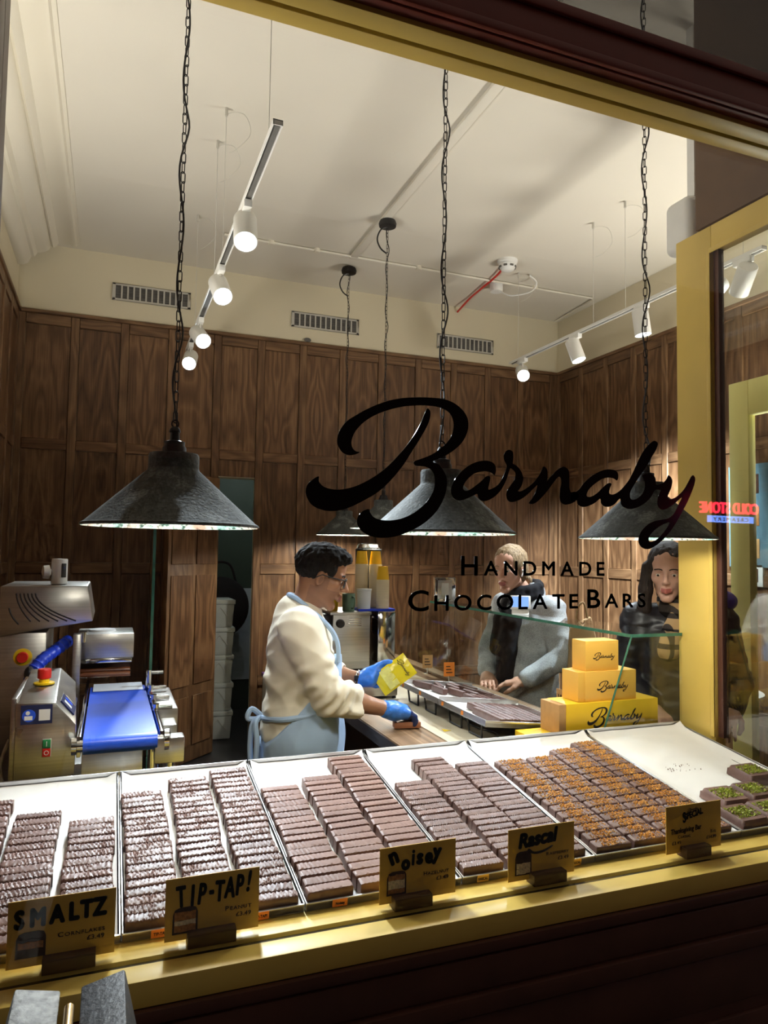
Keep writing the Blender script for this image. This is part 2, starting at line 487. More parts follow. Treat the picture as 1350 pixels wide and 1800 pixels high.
# hinged walnut door leaf standing open into the shop
dr = struct(MB().box(0, .60, -.02, .02, .01, 2.19).build('door_2', WALF, loc=(.80, 5.86, 0), rot=(0, 0, R(180 + 46)), bevel=.003))
for z0, z1 in ((.13, .50), (.585, 1.415), (1.50, 2.10)):
    link('panel', MB().box(-.12, .12, -.005, .005, -(z1 - z0) / 2, (z1 - z0) / 2).mesh('panel', WAL, .002, 1), dr, (.155, .024, (z0 + z1) / 2))
    link('panel', MB().box(-.12, .12, -.005, .005, -(z1 - z0) / 2, (z1 - z0) / 2).mesh('panel', WAL, .002, 1), dr, (.445, .024, (z0 + z1) / 2))

# ------------------------------------------------------------------ shop front
GY = 1.44           # glass plane
HZ = 2.776          # head of the window
w1 = bpy.data.objects.new('window_1', None); COL.objects.link(w1); struct(w1)
MB().box(-.215, 2.10, GY - .005, GY + .005, .845, HZ + .01).build('glass_pane', GLASS, w1)
MB().box(-.3, 2.16, GY + .009, 1.52, .79, .85).build('inner_sill', YEL, w1, bevel=.002)
MB().box(-.3, 2.16, 1.375, GY - .009, .80, .848).build('outer_sill', YEL, w1, bevel=.003)
MB().box(-.3, 2.16, GY - .009, GY + .009, .80, .8415).build('glazing_gap', BLKP, w1)
MB().box(-.3, 2.16, GY + .006, 1.49, HZ, HZ + .05).build('inner_head', YEL, w1, bevel=.002)
MB().box(-.3, 2.16, 1.385, GY - .006, HZ, HZ + .05).build('outer_head', YEL, w1, bevel=.002)
MB().box(-.3, 2.16, GY - .006, GY + .006, HZ + .011, HZ + .05).build('glazing_bead', BLKP, w1)
MB().box(-.33, -.215, 1.37, 1.50, .85, HZ).build('jamb', BRN, w1, bevel=.004)
MB().box(2.10, 2.17, 1.37, 1.50, .85, HZ).build('corner_post', YEL, w1, bevel=.004)
b = MB().box(-.6, 2.3, 1.36, 1.47, HZ + .012, 2.912).build('transom_beam', BEAM, w1, bevel=.004)
MB().box(-.6, 2.3, 1.345, 1.36, HZ + .015, HZ + .04).build('beam_moulding', BEAM, w1, bevel=.006)
MB().box(-.6, 2.3, 1.348, 1.36, 2.885, 2.912).build('beam_moulding', BEAM, w1, bevel=.004)
w2 = bpy.data.objects.new('window_2', None); COL.objects.link(w2); struct(w2)
MB().box(-.4, 2.1, 1.40, 1.41, 2.90, 3.90).build('glass_pane', TGLASS, w2)
MB().box(-.6, 2.3, 1.36, 1.46, 3.90, 4.1).build('head_rail', BEAM, w2)
# front wall below the window and to the left of it
wf = struct(MB().box(-.9, 2.16, 1.375, 1.50, 0, .795).build('wall_front', BRN))
for (z0, z1, d) in ((.775, .80, .012), (.700, .768, .006), (.655, .695, .016), (.53, .648, .004), (.06, .5, .010)):
    MB().box(-.9, 2.165, 1.375 - d, 1.378, z0, z1).build('moulding', BRN, wf, bevel=.004)
struct(MB().box(-.95, -.33, 1.37, 1.50, .795, 4.1).build('wall_front_pier', BRN))
# sloping board that carries the trays
sl = MB()
sl.prism([(1.515, .80), (1.515, .846), (2.215, .944), (2.215, .80)], -.42, 2.10, Matrix(((0, 0, 1, 0), (1, 0, 0, 0), (0, 1, 0, 0), (0, 0, 0, 1))))
struct(sl.build('trim_2', YEL))
struct(MB().box(-.42, 2.10, 2.17, 2.215, 0, .80).build('wall_display_back', BRN))
# side window beside the entrance (runs into the shop)
SX = 2.12
w3 = bpy.data.objects.new('window_3', None); COL.objects.link(w3); struct(w3)
MB().box(SX, SX + .05, 2.055, 2.235, .85, 2.895).build('stile', YEL, w3, bevel=.003)
MB().box(SX - .008, SX + .0, 2.055, 2.075, .95, 2.80).build('bead', YEL, w3, bevel=.003)
MB().box(SX + .012, SX + .04, 2.030, 2.055, .95, 2.80).build('bead', BRN, w3, bevel=.003)
MB().box(SX, SX + .05, 1.50, 2.055, 2.795, 2.895).build('top_rail', YEL, w3, bevel=.003)
MB().box(SX - .008, SX, 1.50, 2.06, 2.785, 2.805).build('bead', YEL, w3, bevel=.003)
MB().box(SX, SX + .05, 1.50, 2.055, .85, .868).build('bottom_rail', YEL, w3, bevel=.003)
MB().box(SX + .022, SX + .030, 1.50, 2.04, .866, 2.80).build('glass_pane', PGLASS, w3)
struct(MB().box(SX - .005, SX + .10, 1.50, 2.125, 2.90, CZ).build('wall_bulkhead', BULK, bevel=.003))
struct(MB().box(SX, SX + .10, 1.50, 2.215, 0, .845).build('wall_side_base', BRN))
# yellow glazed entrance door standing open beyond the side window
d1 = bpy.data.objects.new('door_1', None); COL.objects.link(d1); struct(d1)
DX = 3.0
MB().box(DX, DX + .05, 2.68, 2.80, .02, 2.52).build('stile', YELD, d1, bevel=.004)
MB().box(DX, DX + .05, 1.95, 2.07, .02, 2.52).build('stile', YELD, d1, bevel=.004)
MB().box(DX, DX + .05, 2.07, 2.68, 2.34, 2.52).build('rail', YELD, d1, bevel=.004)
MB().box(DX, DX + .05, 2.07, 2.68, .02, .30).build('rail', YELD, d1, bevel=.004)
MB().box(DX + .02, DX + .028, 2.07, 2.68, .30, 2.34).build('glass_pane', CGLASS, d1)
# street
struct(MB().box(-8, 14, -9.0, 1.40, -.12, -.02).build('pavement', PAVE))
st_w = struct(MB().box(-8, 16, -8.3, -8.0, -.02, 7).build('wall_street', BRN))
MB().box(-8, 16, -8.02, -7.92, 2.95, 3.15).build('cornice', BEAM, st_w)
# ================================================================== trays and chocolate bars
SL = math.atan(.14)
TL = .705
T_EDGES = [-.318, .046, .413, .786, 1.159, 1.644, 2.095]
FLAV = ['cornflake', 'peanut', 'hazelnut', 'raspberry', 'crumb topped', 'pistachio']
ROTT = Matrix.Translation((0, 1.510, .851)) @ Matrix.Rotation(SL, 4, 'X')
def tp(x, v, h=0):
    """point on a tray floor: x along the window, v up the slope, h above the floor"""
    return ROTT @ Vector((x, v, h))
def make_tray(w, l, hgt=.019):
    m = MB(); t = .0022
    m.box(0, w, 0, l, 0, t).box(0, w, 0, t, t, hgt).box(0, w, l - t, l, t, hgt + .012).box(0, t, t, l - t, t, hgt).box(w - t, w, t, l - t, t, hgt)
    m.box(-.001, w + .001, -.002, t, hgt - .002, hgt).box(-.001, t, 0, l, hgt - .002, hgt + .001).box(w - t, w + .001, 0, l, hgt - .002, hgt + .001)
    return m.mesh('tray_body', ALU, .0006, 1)
def paper_mesh(w, l, seed, lift=.016):
    rnd = random.Random(seed); m = MB(); nx, ny = 14, 26; vs_ = []; fs = []
    for j in range(ny + 1):
        for i in range(nx + 1):
            u, v = i / nx, j / ny
            x = u * (w - .010) + .005; y = v * (l - .012) + .006
            z = .0030 + .0010 * mnoise.noise((x * 14 + seed, y * 9, 0)) + .0008 * abs(mnoise.noise((x * 7 + seed, y * 21, 5))) + .0006 * mnoise.noise((x * 40, y * 5 + seed, 3))
            e = max(0, (v - .955) / .045); z += e * lift
            e = max(abs(u - .5) - .472, 0) / .028; z += e * e * lift * .8
            vs_.append((x, y, z))
    for j in range(ny):
        for i in range(nx):
            a = j * (nx + 1) + i
            fs.append((a, a + 1, a + nx + 2, a + nx + 1))
    return m.add(vs_, fs).mesh('parchment_sheet', PARCH, smooth=60)
ORD = ['first', 'second', 'third', 'fourth', 'fifth', 'sixth', 'seventh', 'eighth', 'ninth', 'tenth', 'eleventh', 'twelfth', 'thirteenth', 'fourteenth', 'fifteenth', 'sixteenth', 'seventeenth', 'eighteenth', 'nineteenth', 'twentieth', 'twenty-first', 'twenty-second', 'twenty-third', 'twenty-fourth']
trays = []
TLAB = ['aluminium baking tray of rippled bars behind the cornflakes price card', 'aluminium baking tray of rippled bars behind the peanut price card',
        'aluminium baking tray of smooth bars behind the hazelnut price card', 'aluminium baking tray of bars behind the raspberry price card',
        'wide aluminium baking tray of crumb topped bars in four columns', 'nearly empty parchment lined tray with pistachio topped slabs']
for k in range(6):
    x0, x1 = T_EDGES[k] + .002, T_EDGES[k + 1] - .002
    t = thing('baking_tray', TLAB[k], 'tray', (x0, 1.510, .851), 0, 'baking trays in the window')
    t.rotation_euler = (SL, 0, 0)
    link('tray_body', make_tray(x1 - x0, TL), t)
    link('parchment_sheet', paper_mesh(x1 - x0, TL, k * 7 + 1), t)
    trays.append(t)
# little flavour stickers on the tray fronts
def sticker(k, x, w, txt, col):
    t = trays[k]; lx = x - t.location.x
    s = MB().box(-w / 2, w / 2, -.0008, 0, 0, .017).build('sticker', col, t, loc=(lx, -.0024, .0015))
    link('print', text_mesh('print', txt, .009, INK, .0002, .0002, .8, 0, 'CENTER'), s, (0, -.0012, .005), UPRIGHT)
sticker(1, .118, .034, 'TIP-TAP', ORANGE); sticker(1, .318, .034, 'TIP-TAP!', ORANGE)
sticker(2, .49, .034, 'Noisey', ORANGE); sticker(3, .84, .030, 'RASCAL', CARD); sticker(3, 1.10, .030, 'RASCAL', CARD)

def bar_mesh(name, L, W, H, mat, seed, rip=.0017, period=.0085, top=.3, slant=.5):
    """moulded bar: straight sides, softened upper edges and a hand combed ripple on top"""
    rnd = random.Random(seed); m = MB(); nx = 34
    # profile across the width: (y fraction, z fraction, ripple weight)
    pr = [(-.5, 0, 0), (-.5, .70, .2), (-.49, .90, .6), (-.445, .975, 1), (-.2, 1.0, 1), (0, 1.0, 1), (.2, 1.0, 1), (.445, .975, 1), (.49, .90, .6), (.5, .70, .2), (.5, 0, 0)]
    vs_ = []; fs = []; np_ = len(pr); ph = rnd.random() * 6
    for i in range(nx + 1):
        u = i / nx
        e = min(u, 1 - u) * L
        end = 1 - max(0, 1 - e / .005) ** 2 * .22
        for (a, b, wgt) in pr:
            x = (u - .5) * L; y = a * W * (.94 + .06 * end); z = b * H
            if b > .5: z = .5 * H + (z - .5 * H) * (.35 + .65 * end)
            wv = math.sin(2 * PI * (x + slant * y * (1 + .4 * math.sin(40 * x + ph))) / period + ph + 2.2 * mnoise.noise((x * 60, seed * 3.1, y * 40)))
            z += rip * wgt * end * (wv + .8 * mnoise.noise((x * 180, y * 180, seed)))
            y += .0007 * mnoise.noise((x * 50, seed * 1.7, a * 3)) * (1 if b > .3 else .3)
            vs_.append((x, y, z))
    for i in range(nx):
        for j in range(np_ - 1):
            a = i * np_ + j
            fs.append((a, a + 1, a + np_ + 1, a + np_))
    fs.append(tuple(range(np_))); fs.append(tuple(nx * np_ + j for j in range(np_ - 1, -1, -1)))
    return m.add(vs_, fs).mesh(name, mat, smooth=50)
RIPPLE = [bar_mesh('chocolate_bar', .103, .0258, .029, CHOC, s) for s in range(6)]
SMOOTHB = [bar_mesh('chocolate_bar', .104, .0262, .031, CHOCG, s + 20, .0006, .010) for s in range(5)]
RASP = [bar_mesh('chocolate_bar', .105, .0246, .029, CHOC, s + 40, .0014, .0064, slant=.25) for s in range(6)]
CRB = [bar_mesh('crumb_topped_bar', .106, .0335, .027, CHOC, s + 60, .0012, .0065, slant=.2) for s in range(5)]
COUNTERB = [bar_mesh('chocolate_bar', .106, .0262, .027, CHOCD, s + 80, .0012, .0085) for s in range(5)]
def crumbs(name, n, lx, ly, z, mat, seed, sz=.0019, jig=.001):
    rnd = random.Random(seed); m = MB()
    for _ in range(n):
        x = max(-1, min(1, rnd.gauss(0, .5))) * lx; y = rnd.uniform(-ly, ly)
        s = sz * rnd.uniform(.6, 1.25)
        T = Matrix.Translation((x, y, z + rnd.uniform(0, jig))) @ Euler((rnd.random() * 6, rnd.random() * 6, rnd.random() * 6)).to_matrix().to_4x4()
        m.add([(s, 0, -s * .6), (-s * .6, s * .9, -s * .6), (-s * .6, -s * .9, -s * .6), (0, 0, s)], [(0, 2, 1), (0, 1, 3), (1, 2, 3), (2, 0, 3)], T)
    return m.mesh(name, mat, smooth=0)
CRTOP = [crumbs('crumb_topping', 135, .040, .0150, .0275, CRUMB, s, .0023, .0012) for s in range(4)]
rb = random.Random(5)
SIDE3 = ['left', 'middle', 'right']
COLS = {0: [(-.262, 20, .0293), (-.149, 17, .0293), (-.019, 15, .0293)],
        1: [(.105, 19, .0293), (.226, 21, .0293), (.346, 22, .0293)],
        2: [(.469, 17, .0295), (.590, 18, .0300), (.710, 22, .0298)],
        3: [(.845, 16, .0280), (.965, 21, .0280), (1.083, 19, .0280)]}
KIND = {0: RIPPLE, 1: RIPPLE, 2: SMOOTHB, 3: RASP}
for k, cols in COLS.items():
    for ci, (cx, n, pit) in enumerate(cols):
        v = .020; drift = 0
        for i in range(n):
            drift = .7 * drift + rb.uniform(-.0035, .0035)
            p = tp(cx + drift, v, .0062)
            o = link('chocolate_bar', KIND[k][rb.randrange(len(KIND[k]))])
            o.location = p
            o.rotation_euler = (SL + rb.uniform(-.09, .09), 0, rb.uniform(-.04, .04) + (PI if rb.random() < .5 else 0))
            if abs(o.rotation_euler[2]) > 1: o.rotation_euler[0] = -o.rotation_euler[0]
            v += pit * rb.uniform(.985, 1.015)
            tag(o, '%s bar from the back in the %s column of the %s tray' % (ORD[n - 1 - i], SIDE3[ci], FLAV[k]), 'chocolate bar', '%s bars, %s column' % (FLAV[k], SIDE3[ci]))
for ci, (cx, n) in enumerate([(1.224, 14), (1.338, 14), (1.452, 15), (1.566, 16)]):
    v = .024
    for i in range(n):
        p = tp(cx + rb.uniform(-.003, .003), v, .0058)
        o = link('crumb_topped_bar', CRB[rb.randrange(5)])
        o.location = p; o.rotation_euler = (SL + rb.uniform(-.03, .03), 0, rb.uniform(-.025, .025))
        c = link('crumb_topping', CRTOP[rb.randrange(4)], o); c['kind'] = 'stuff'
        v += .0375
        tag(o, '%s crumb topped bar from the back in the %s column' % (ORD[n - 1 - i], ['leftmost', 'second', 'third', 'rightmost'][ci]), 'chocolate bar', 'crumb topped bars, column %d' % (ci + 1))
# pistachio slabs
def slab_mesh(seed):
    m = MB(); n = 14; vs_ = []; fs = []
    for j in range(n + 1):
        for i in range(n + 1):
            u, v = i / n - .5, j / n - .5
            e = min(.5 - abs(u), .5 - abs(v)) * .10
            z = .031 * (1 - max(0, 1 - e / .006) ** 2 * .35) + .0006 * mnoise.noise((u * 9, v * 9, seed))
            vs_.append((u * .102, v * .098, z))
    for j in range(n):
        for i in range(n):
            a = j * (n + 1) + i; fs.append((a, a + 1, a + n + 2, a + n + 1))
    b = len(vs_); ring = [i for i in range(n + 1)] + [j * (n + 1) + n for j in range(1, n + 1)] + [n * (n + 1) + i for i in range(n - 1, -1, -1)] + [j * (n + 1) for j in range(n - 1, 0, -1)]
    for r_ in ring: vs_.append((vs_[r_][0] * 1.01, vs_[r_][1] * 1.01, 0))
    for q in range(len(ring)):
        q2 = (q + 1) % len(ring); fs.append((ring[q2], ring[q], b + q, b + q2))
    fs.append(tuple(b + q for q in range(len(ring))))
    return m.add(vs_, fs).mesh('pistachio_slab', CHOC, smooth=50)
SLB = [slab_mesh(1), slab_mesh(2)]
PT = [crumbs('pistachio_topping', 260, .042, .028, .0305, PIST, s, .0032, .003) for s in range(3)]
PS = [(1.707, .055, .02, 'frontmost pistachio slab at the left end of the nearly empty tray'), (1.755, .160, -.03, 'pistachio slab standing apart in the middle of the nearly empty tray'),
      (1.818, .060, .02, 'front row pistachio slab, second from the left in the nearly empty tray'), (1.872, .165, .0, 'second row pistachio slab at the right of the nearly empty tray'),
      (1.985, .275, .0, 'rear pistachio slab nearest the yellow frame in the nearly empty tray')]
for i, (x, v, rz, lab) in enumerate(PS):
    o = link('pistachio_slab', SLB[i % 2]); o.location = tp(x, v, .0058); o.rotation_euler = (SL, 0, rz)
    c = link('pistachio_topping', PT[i % 3], o); c['kind'] = 'stuff'
    tag(o, lab, 'chocolate slab', 'pistachio slabs')
# crumbs left on the parchment
o = crumbs('loose_crumbs', 26, .10, .03, .0, CHOC, 9, .0022)
o2 = link('loose_crumbs', o); o2.location = tp(1.80, .40, .006); o2.rotation_euler = (SL, 0, 0); o2['kind'] = 'stuff'; tag(o2, 'scattered chocolate crumbs on the bare parchment', 'crumbs')

# ================================================================== price cards
def card_thing(x0, label, block):
    t = thing('price_card', label, 'price card', (x0, 1.468, .850), 0, 'price cards on the sill')
    MB().box(0, .182, -.0008, .0008, .010, .128).build('card', CARD, t)
    bx0, bx1 = block
    MB().box(bx0, bx1, -.0225, .0125, 0.0, .026).build('wooden_block', BLOCK, t, bevel=.0015)
    return t
FR = -.0015
def put(t, txt, x, z, size, bold=0, sx=1, rot=0, shear=0, align='LEFT', name='lettering', space=1, mat=None):
    o = link(name, text_mesh(name, txt, size, mat or INK, bold, .0003, sx, shear, align, space), t, (x, FR, z))
    o.rotation_euler = Euler((PI / 2, 0, 0)); o.rotation_euler = (Matrix.Rotation(-rot, 3, 'Y') @ Matrix.Rotation(PI / 2, 3, 'X')).to_euler()
    return o
def smallcaps(t, txt, xr, z, size, sx=1.25):
    """capitals with a larger first letter, right aligned at xr"""
    a = text_mesh('lettering', txt[0], size * 1.25, INK, 0, .0003, sx); b_ = text_mesh('lettering', txt[1:], size, INK, 0, .0003, sx, space=1.1)
    wb_ = max(v.co.x for v in b_.vertices); wa = max(v.co.x for v in a.vertices)
    link('lettering', b_, t, (xr - wb_, FR, z), UPRIGHT); link('lettering', a, t, (xr - wb_ - wa - size * .2, FR, z), UPRIGHT)
def slice_pic(t, x, z, w, h, fills, seed):
    """printed picture of a cut bar"""
    o1 = [(0, 0), (w, 0), (w, h * .78), (w * .93, h * .95), (w * .75, h), (w * .28, h * .99), (w * .10, h * .92), (0.02 * w, h * .72)]
    p = link('picture', fill_mesh('picture', [o1], DARKC, .0003), t, (x, FR, z), UPRIGHT)
    rnd = random.Random(seed)
    for i, (a, b_, mat) in enumerate(fills):
        top = [(w * (.08 + .84 * q / 8), h * b_ + rnd.uniform(-.03, .03) * h) for q in range(9)]
        bot = [(w * (.08 + .84 * q / 8), h * a + rnd.uniform(-.02, .02) * h) for q in range(9)]
        link('picture_layer', fill_mesh('picture_layer', [bot + top[::-1]], mat, .0003), p, (0, 0, .0004 * (i + 1)))
# cornflakes
t = card_thing(-.149, 'yellow price card reading Cornflakes in a dark wooden block at the left', (.060, .150))
for i, (ch, dx) in enumerate(zip('SMALTZ', (.011, .036, .070, .101, .121, .143))): put(t, ch, dx, .080 + .0007 * i, .044, .0024, .78)
slice_pic(t, .014, .026, .050, .046, [(.10, .36, DARKC), (.36, .62, NUTC), (.62, .72, DARKC)], 1)
smallcaps(t, 'CORNFLAKES', .164, .054, .0095); put(t, '£3.49', .164, .041, .0115, 0, 1.2, align='RIGHT')
# peanut
t = card_thing(.123, 'yellow price card reading Peanut in a dark wooden block', (.042, .135))
for i, (ch, dx, dz, rr) in enumerate(zip('TIP-TAP!', (.022, .047, .060, .083, .094, .113, .134, .155), (.073, .073, .074, .080, .074, .078, .080, .085), (.06, -.04, -.10, 0, -.05, -.06, -.08, -.14))):
    put(t, ch, dx, dz, .056, .0017, .50, rr)
slice_pic(t, .014, .022, .048, .050, [(.08, .34, NUTC), (.34, .52, CREAMC), (.52, .82, NUTC)], 2)
smallcaps(t, 'PEANUT', .167, .052, .010); put(t, '£3.49', .167, .038, .0115, 0, 1.2, align='RIGHT')
# hazelnut
t = card_thing(.566, 'yellow price card reading Hazelnut in a dark wooden block', (.028, .117))
for i, (ch, dx, dz, rr, s_) in enumerate(zip('noisey', (.026, .051, .073, .086, .107, .126), (.090, .078, .085, .086, .084, .092), (.35, 0, -.05, -.1, 0, -.1), (.050, .040, .048, .044, .044, .046))):
    put(t, ch, dx, dz, s_, .0014 if ch == 'i' else .0026, .86, rr)
slice_pic(t, .016, .026, .046, .050, [(.08, .26, NUTC), (.26, .64, CREAMC), (.64, .86, NUTC)], 3)
smallcaps(t, 'HAZELNUT', .165, .058, .0088); put(t, '£3.49', .165, .044, .0115, 0, 1.2, align='RIGHT')
# raspberry
t = card_thing(.884, 'yellow price card reading Raspberry in a dark wooden block', (.057, .147))
put(t, 'Rascal', .026, .084, .044, .0026, .95, .06, .25)
sw = [(.052, .074), (.070, .066), (.095, .067), (.118, .076), (.119, .080), (.095, .0725), (.070, .0715), (.056, .080)]
link('flourish', fill_mesh('flourish', [catmull(sw, 4)], INK, .0003), t, (0, FR, 0), UPRIGHT)
slice_pic(t, .018, .022, .044, .054, [(.06, .28, CREAMC), (.28, .52, CREAMC), (.52, .90, DARKC)], 4)
smallcaps(t, 'RASPBERRY', .166, .058, .0088); put(t, '£3.49', .166, .044, .0115, 0, 1.2, align='RIGHT')
# special
t = card_thing(1.346, 'yellow price card reading Special and Thanksgiving Bar at the right', (.046, .128))
put(t, 'SPECIAL', .060, .090, .022, .0009, .78, .18, .1); put(t, 'S', .054, .084, .036, .0010, .62, .1, .1)
put(t, 'Thanksgiving Bar', .014, .058, .0185, .0002, .80, .04, .12)
smallcaps(t, 'CLASSIC', .078, .046, .0088, 1.1); put(t, '£3.49', .018, .032, .0115, 0, 1.15)
smallcaps(t, 'BIG', .164, .048, .0092, 1.1); put(t, '£14.99', .166, .034, .0115, 0, 1.1, align='RIGHT')
SPECIAL_CARD = t
# ================================================================== pendant lamps
def link_mesh():
    m = MB(); pts = []
    h, w = .0155, .0062
    for k in range(20):
        a = 2 * PI * k / 20
        x = w * math.cos(a); z = w * math.sin(a) + (h - w) * (1 if math.sin(a) >= 0 else -1)
        pts.append((x, 0, z))
    m.tube(pts, .0015, 6, True)
    return m.mesh('chain_link', BLACKM, smooth=60)
LINK = link_mesh()
def shade_mesh():
    m = MB()
    # outside
    m.cur = 0
    m.lathe([(.0615, .192), (.0635, .186), (.0635, .150), (.060, .146), (.063, .140), (.218, .006), (.222, .002), (.225, 0)], 72)
    out = m
    m2 = MB(); m2.cur = 0
    prof_out = [(.030, .190), (.0615, .190), (.0645, .184), (.0645, .152), (.066, .146), (.216, .008), (.224, .004), (.226, -.001), (.222, -.003)]
    prof_in = [(.217, .003), (.064, .140), (.061, .150), (.059, .184), (.030, .187)]
    n = 72; vs_ = []; fs = []; mi = []
    pr = prof_out + prof_in
    for r, z in pr:
        for i in range(n):
            a = 2 * PI * i / n; vs_.append((r * math.cos(a), r * math.sin(a), z))
    for j in range(len(pr)):
        j2 = (j + 1) % len(pr)
        for i in range(n):
            i2 = (i + 1) % n
            fs.append((j * n + i, j * n + i2, j2 * n + i2, j2 * n + i)); mi.append(0 if j < len(prof_out) - 1 else 1)
    m2.v = vs_; m2.f = fs; m2.mi = mi
    return m2.mesh('shade', [LOUT, LIN], smooth=35)
SHADE = shade_mesh()
HOLD = MB().lathe([(.0305, .188), (.0305, .206), (.026, .212), (.0265, .222), (.013, .226), (.012, .246), (.015, .248), (.013, .256), (.008, .262)], 24).mesh('lamp_holder', BLACKM)
HOOK = MB().tube([(.0 + .009 * math.cos(a), 0, .270 + .010 * math.sin(a)) for a in [2 * PI * k / 14 for k in range(14)]], .0022, 6, True).mesh('hook_ring', BLACKM)
BULBM = MB().sphere((0, 0, .110), .03, 16, 12, (1, 1, 1.25)).mesh('bulb', BULB)
NECK = MB().cyl((0, 0, .14), (0, 0, .19), .018).mesh('bulb_socket', BLACKM)
def pendant(x, y, z, label, single_links, top, seed, cap, w=None):
    t = thing('pendant_lamp', label, 'pendant lamp', (x, y, z), 0, 'dark metal pendant lamps')
    link('shade', SHADE, t); link('lamp_holder', HOLD, t); link('hook_ring', HOOK, t); link('bulb', BULBM, t); link('bulb_socket', NECK, t)
    z0 = .288; n = int((top - z - z0) / .0272)
    if single_links:
        for k in range(n):
            c = link('chain_link', LINK, t, (0, 0, z0 + k * .0272)); c.rotation_euler = (0, 0, (k % 2) * PI / 2 + .5)
    else:
        m = MB(); lv = [v.co.copy() for v in LINK.vertices]; lf = [tuple(p.vertices) for p in LINK.polygons]
        for k in range(n):
            m.add(lv, lf, Matrix.Translation((0, 0, z0 + k * .0272)) @ Matrix.Rotation((k % 2) * PI / 2 + .5, 4, 'Z'))
        m.build('chain', BLACKM, t, smooth=60)
    rnd = random.Random(seed); pts = []
    L = top - z - .25
    for k in range(90):
        f = k / 89
        a = 7 * f * 2 * PI + seed
        rr = .008 + .010 * abs(math.sin(f * 11 + seed)) ** 3
        pts.append((rr * math.cos(a) * .7, rr * math.sin(a), .25 + f * L))
    MB().tube(pts, .0027, 6).build('power_cord', BLKP, t)
    if cap:
        MB().lathe([(.02, top - z - .045), (.058, top - z - .040), (.062, top - z - .02), (.055, top - z)], 28).build('ceiling_rose', BLACKM, t)
        pts = [(0.0, 0, top - z - .04), (-.05, 0, top - z - .07), (-.075, 0, top - z - .14), (-.05, 0, top - z - .20), (-.005, 0, top - z - .23)]
        MB().tube(catmull(pts, 6, False), .0055, 6).build('cord_loop', BLKP, t)
    ld = bpy.data.lights.new('pendant_bulb', 'POINT'); ld.energy = w or PEND_W; ld.color = (1, .94, .85); ld.shadow_soft_size = .034
    lo = bpy.data.objects.new('pendant_bulb', ld); COL.objects.link(lo); lo.parent = t; lo.location = (0, 0, .062)
    return t
LABP = ['large dark pendant lamp hanging at the left above the cornflakes and peanut trays', 'dark pendant lamp behind the big painted B on the glass', 'dark pendant lamp at the right in front of the yellow frame']
for i, (x, yy) in enumerate([(.150, 1.942), (.935, 1.950), (1.712, 1.950)]):
    pendant(x, yy, 1.678, LABP[i], True, CZ, i * 2.1 + .3, False)
pendant(1.729, 5.379, 1.745, 'rearmost small pendant lamp over the far end of the counter', False, CZ - .022, 1.1, True, 26.0)
pendant(1.718, 4.489, 1.775, 'pendant lamp over the counter, partly behind the painted B', False, CZ - .022, 4.4, True, 22.0)

# ================================================================== track lighting
def spot_light(t, p, d, w, blend=.6, size=R(52), col=(.82, .91, 1.0), soft=.035):
    ld = bpy.data.lights.new('track_spot', 'SPOT'); ld.energy = w; ld.spot_size = size; ld.spot_blend = blend; ld.shadow_soft_size = soft; ld.color = col
    lo = bpy.data.objects.new('track_spot', ld); COL.objects.link(lo); lo.parent = t
    lo.location = p; lo.rotation_euler = Vector(d).to_track_quat('-Z', 'Y').to_euler()
def spot_head(x, y, z, aim, label, lit=True, L=.16, r=.050, power=None, size=R(52), blend=.6):
    """track head: adapter box, swivel, tilted cylinder with a luminous face"""
    t = thing('track_spotlight', label, 'spotlight', (x, y, z), 0, 'white track spotlights')
    MB().box(-.017, .017, -.055, .055, -.045, -.012).build('adapter', WHITEM, t, bevel=.003)
    MB().cyl((0, 0, -.045), (0, 0, -.085), .008).build('swivel', VENTG, t)
    c = Vector((0, 0, -.125)); d = (Vector(aim) - Vector((x, y, z)) - c).normalized()
    T = Matrix.Translation(c) @ d.to_track_quat('Z', 'Y').to_matrix().to_4x4()
    h = L / 2
    m = MB(); m.lathe([(.004, -h), (r - .004, -h), (r, -h + .005), (r, h), (r - .004, h), (r - .005, h - .012), (.002, h - .012)], 36, T)
    m.build('housing', WHITEM, t, smooth=40)
    f = MB(); f.lathe([(.0005, h - .006), (r - .006, h - .006)], 28, T); f.build('lens', LED if lit else VENTD, t, fix=False)
    if lit: spot_light(t, c + d * (h + .004), d, power or SPOT_W, blend, size)
    return t
def track(x, y0, y1, z, label):
    t = thing('lighting_track', label, 'light track', (x, y0, z), 0, 'ceiling light tracks')
    L = y1 - y0
    m = MB(); m.box(-.018, .018, 0, L, -.004, 0).box(-.018, -.014, 0, L, -.02, -.004).box(.014, .018, 0, L, -.02, -.004).box(-.016, .016, 0, .004, -.02, 0)
    m.build('rail', WHITEM, t)
    MB().box(-.012, .012, .02, L, -.012, -.005).build('conductor', VENTD, t)
    return t
trL = track(.492, 2.36, 5.40, 3.105, 'white suspended light track at the left')
trR = track(3.06, 2.62, 5.08, 3.205, 'white suspended light track at the right')
def wires(t, x, ys, z):
    for y in ys:
        px, py, pz = x - t.location.x, y - t.location.y, 0
        top = CZ - z
        m = MB().tube([(px, py, 0), (px, py, top)], .0016, 5)
        m.cyl((px, py, top - .045), (px, py, top), .008)
        pts = [(px, py, top - .04), (px + .03, py - .02, top - .03), (px + .09, py - .05, top - .05), (px + .12, py - .05, top - .14), (px + .06, py - .03, top - .22), (px + .02, py, top - .24)]
        m.tube(catmull(pts, 5, False), .0012, 5)
        m.build('hanging_wire', VENTG, t)
wires(trL, .492, (2.52, 3.668, 3.988, 4.957), 3.105); wires(trR, 3.06, (2.75, 3.668, 3.996, 4.966), 3.205)
spot_head(.492, 2.98, 3.10, (.35, 1.75, 1.0), 'nearest lit spotlight on the left track', True)
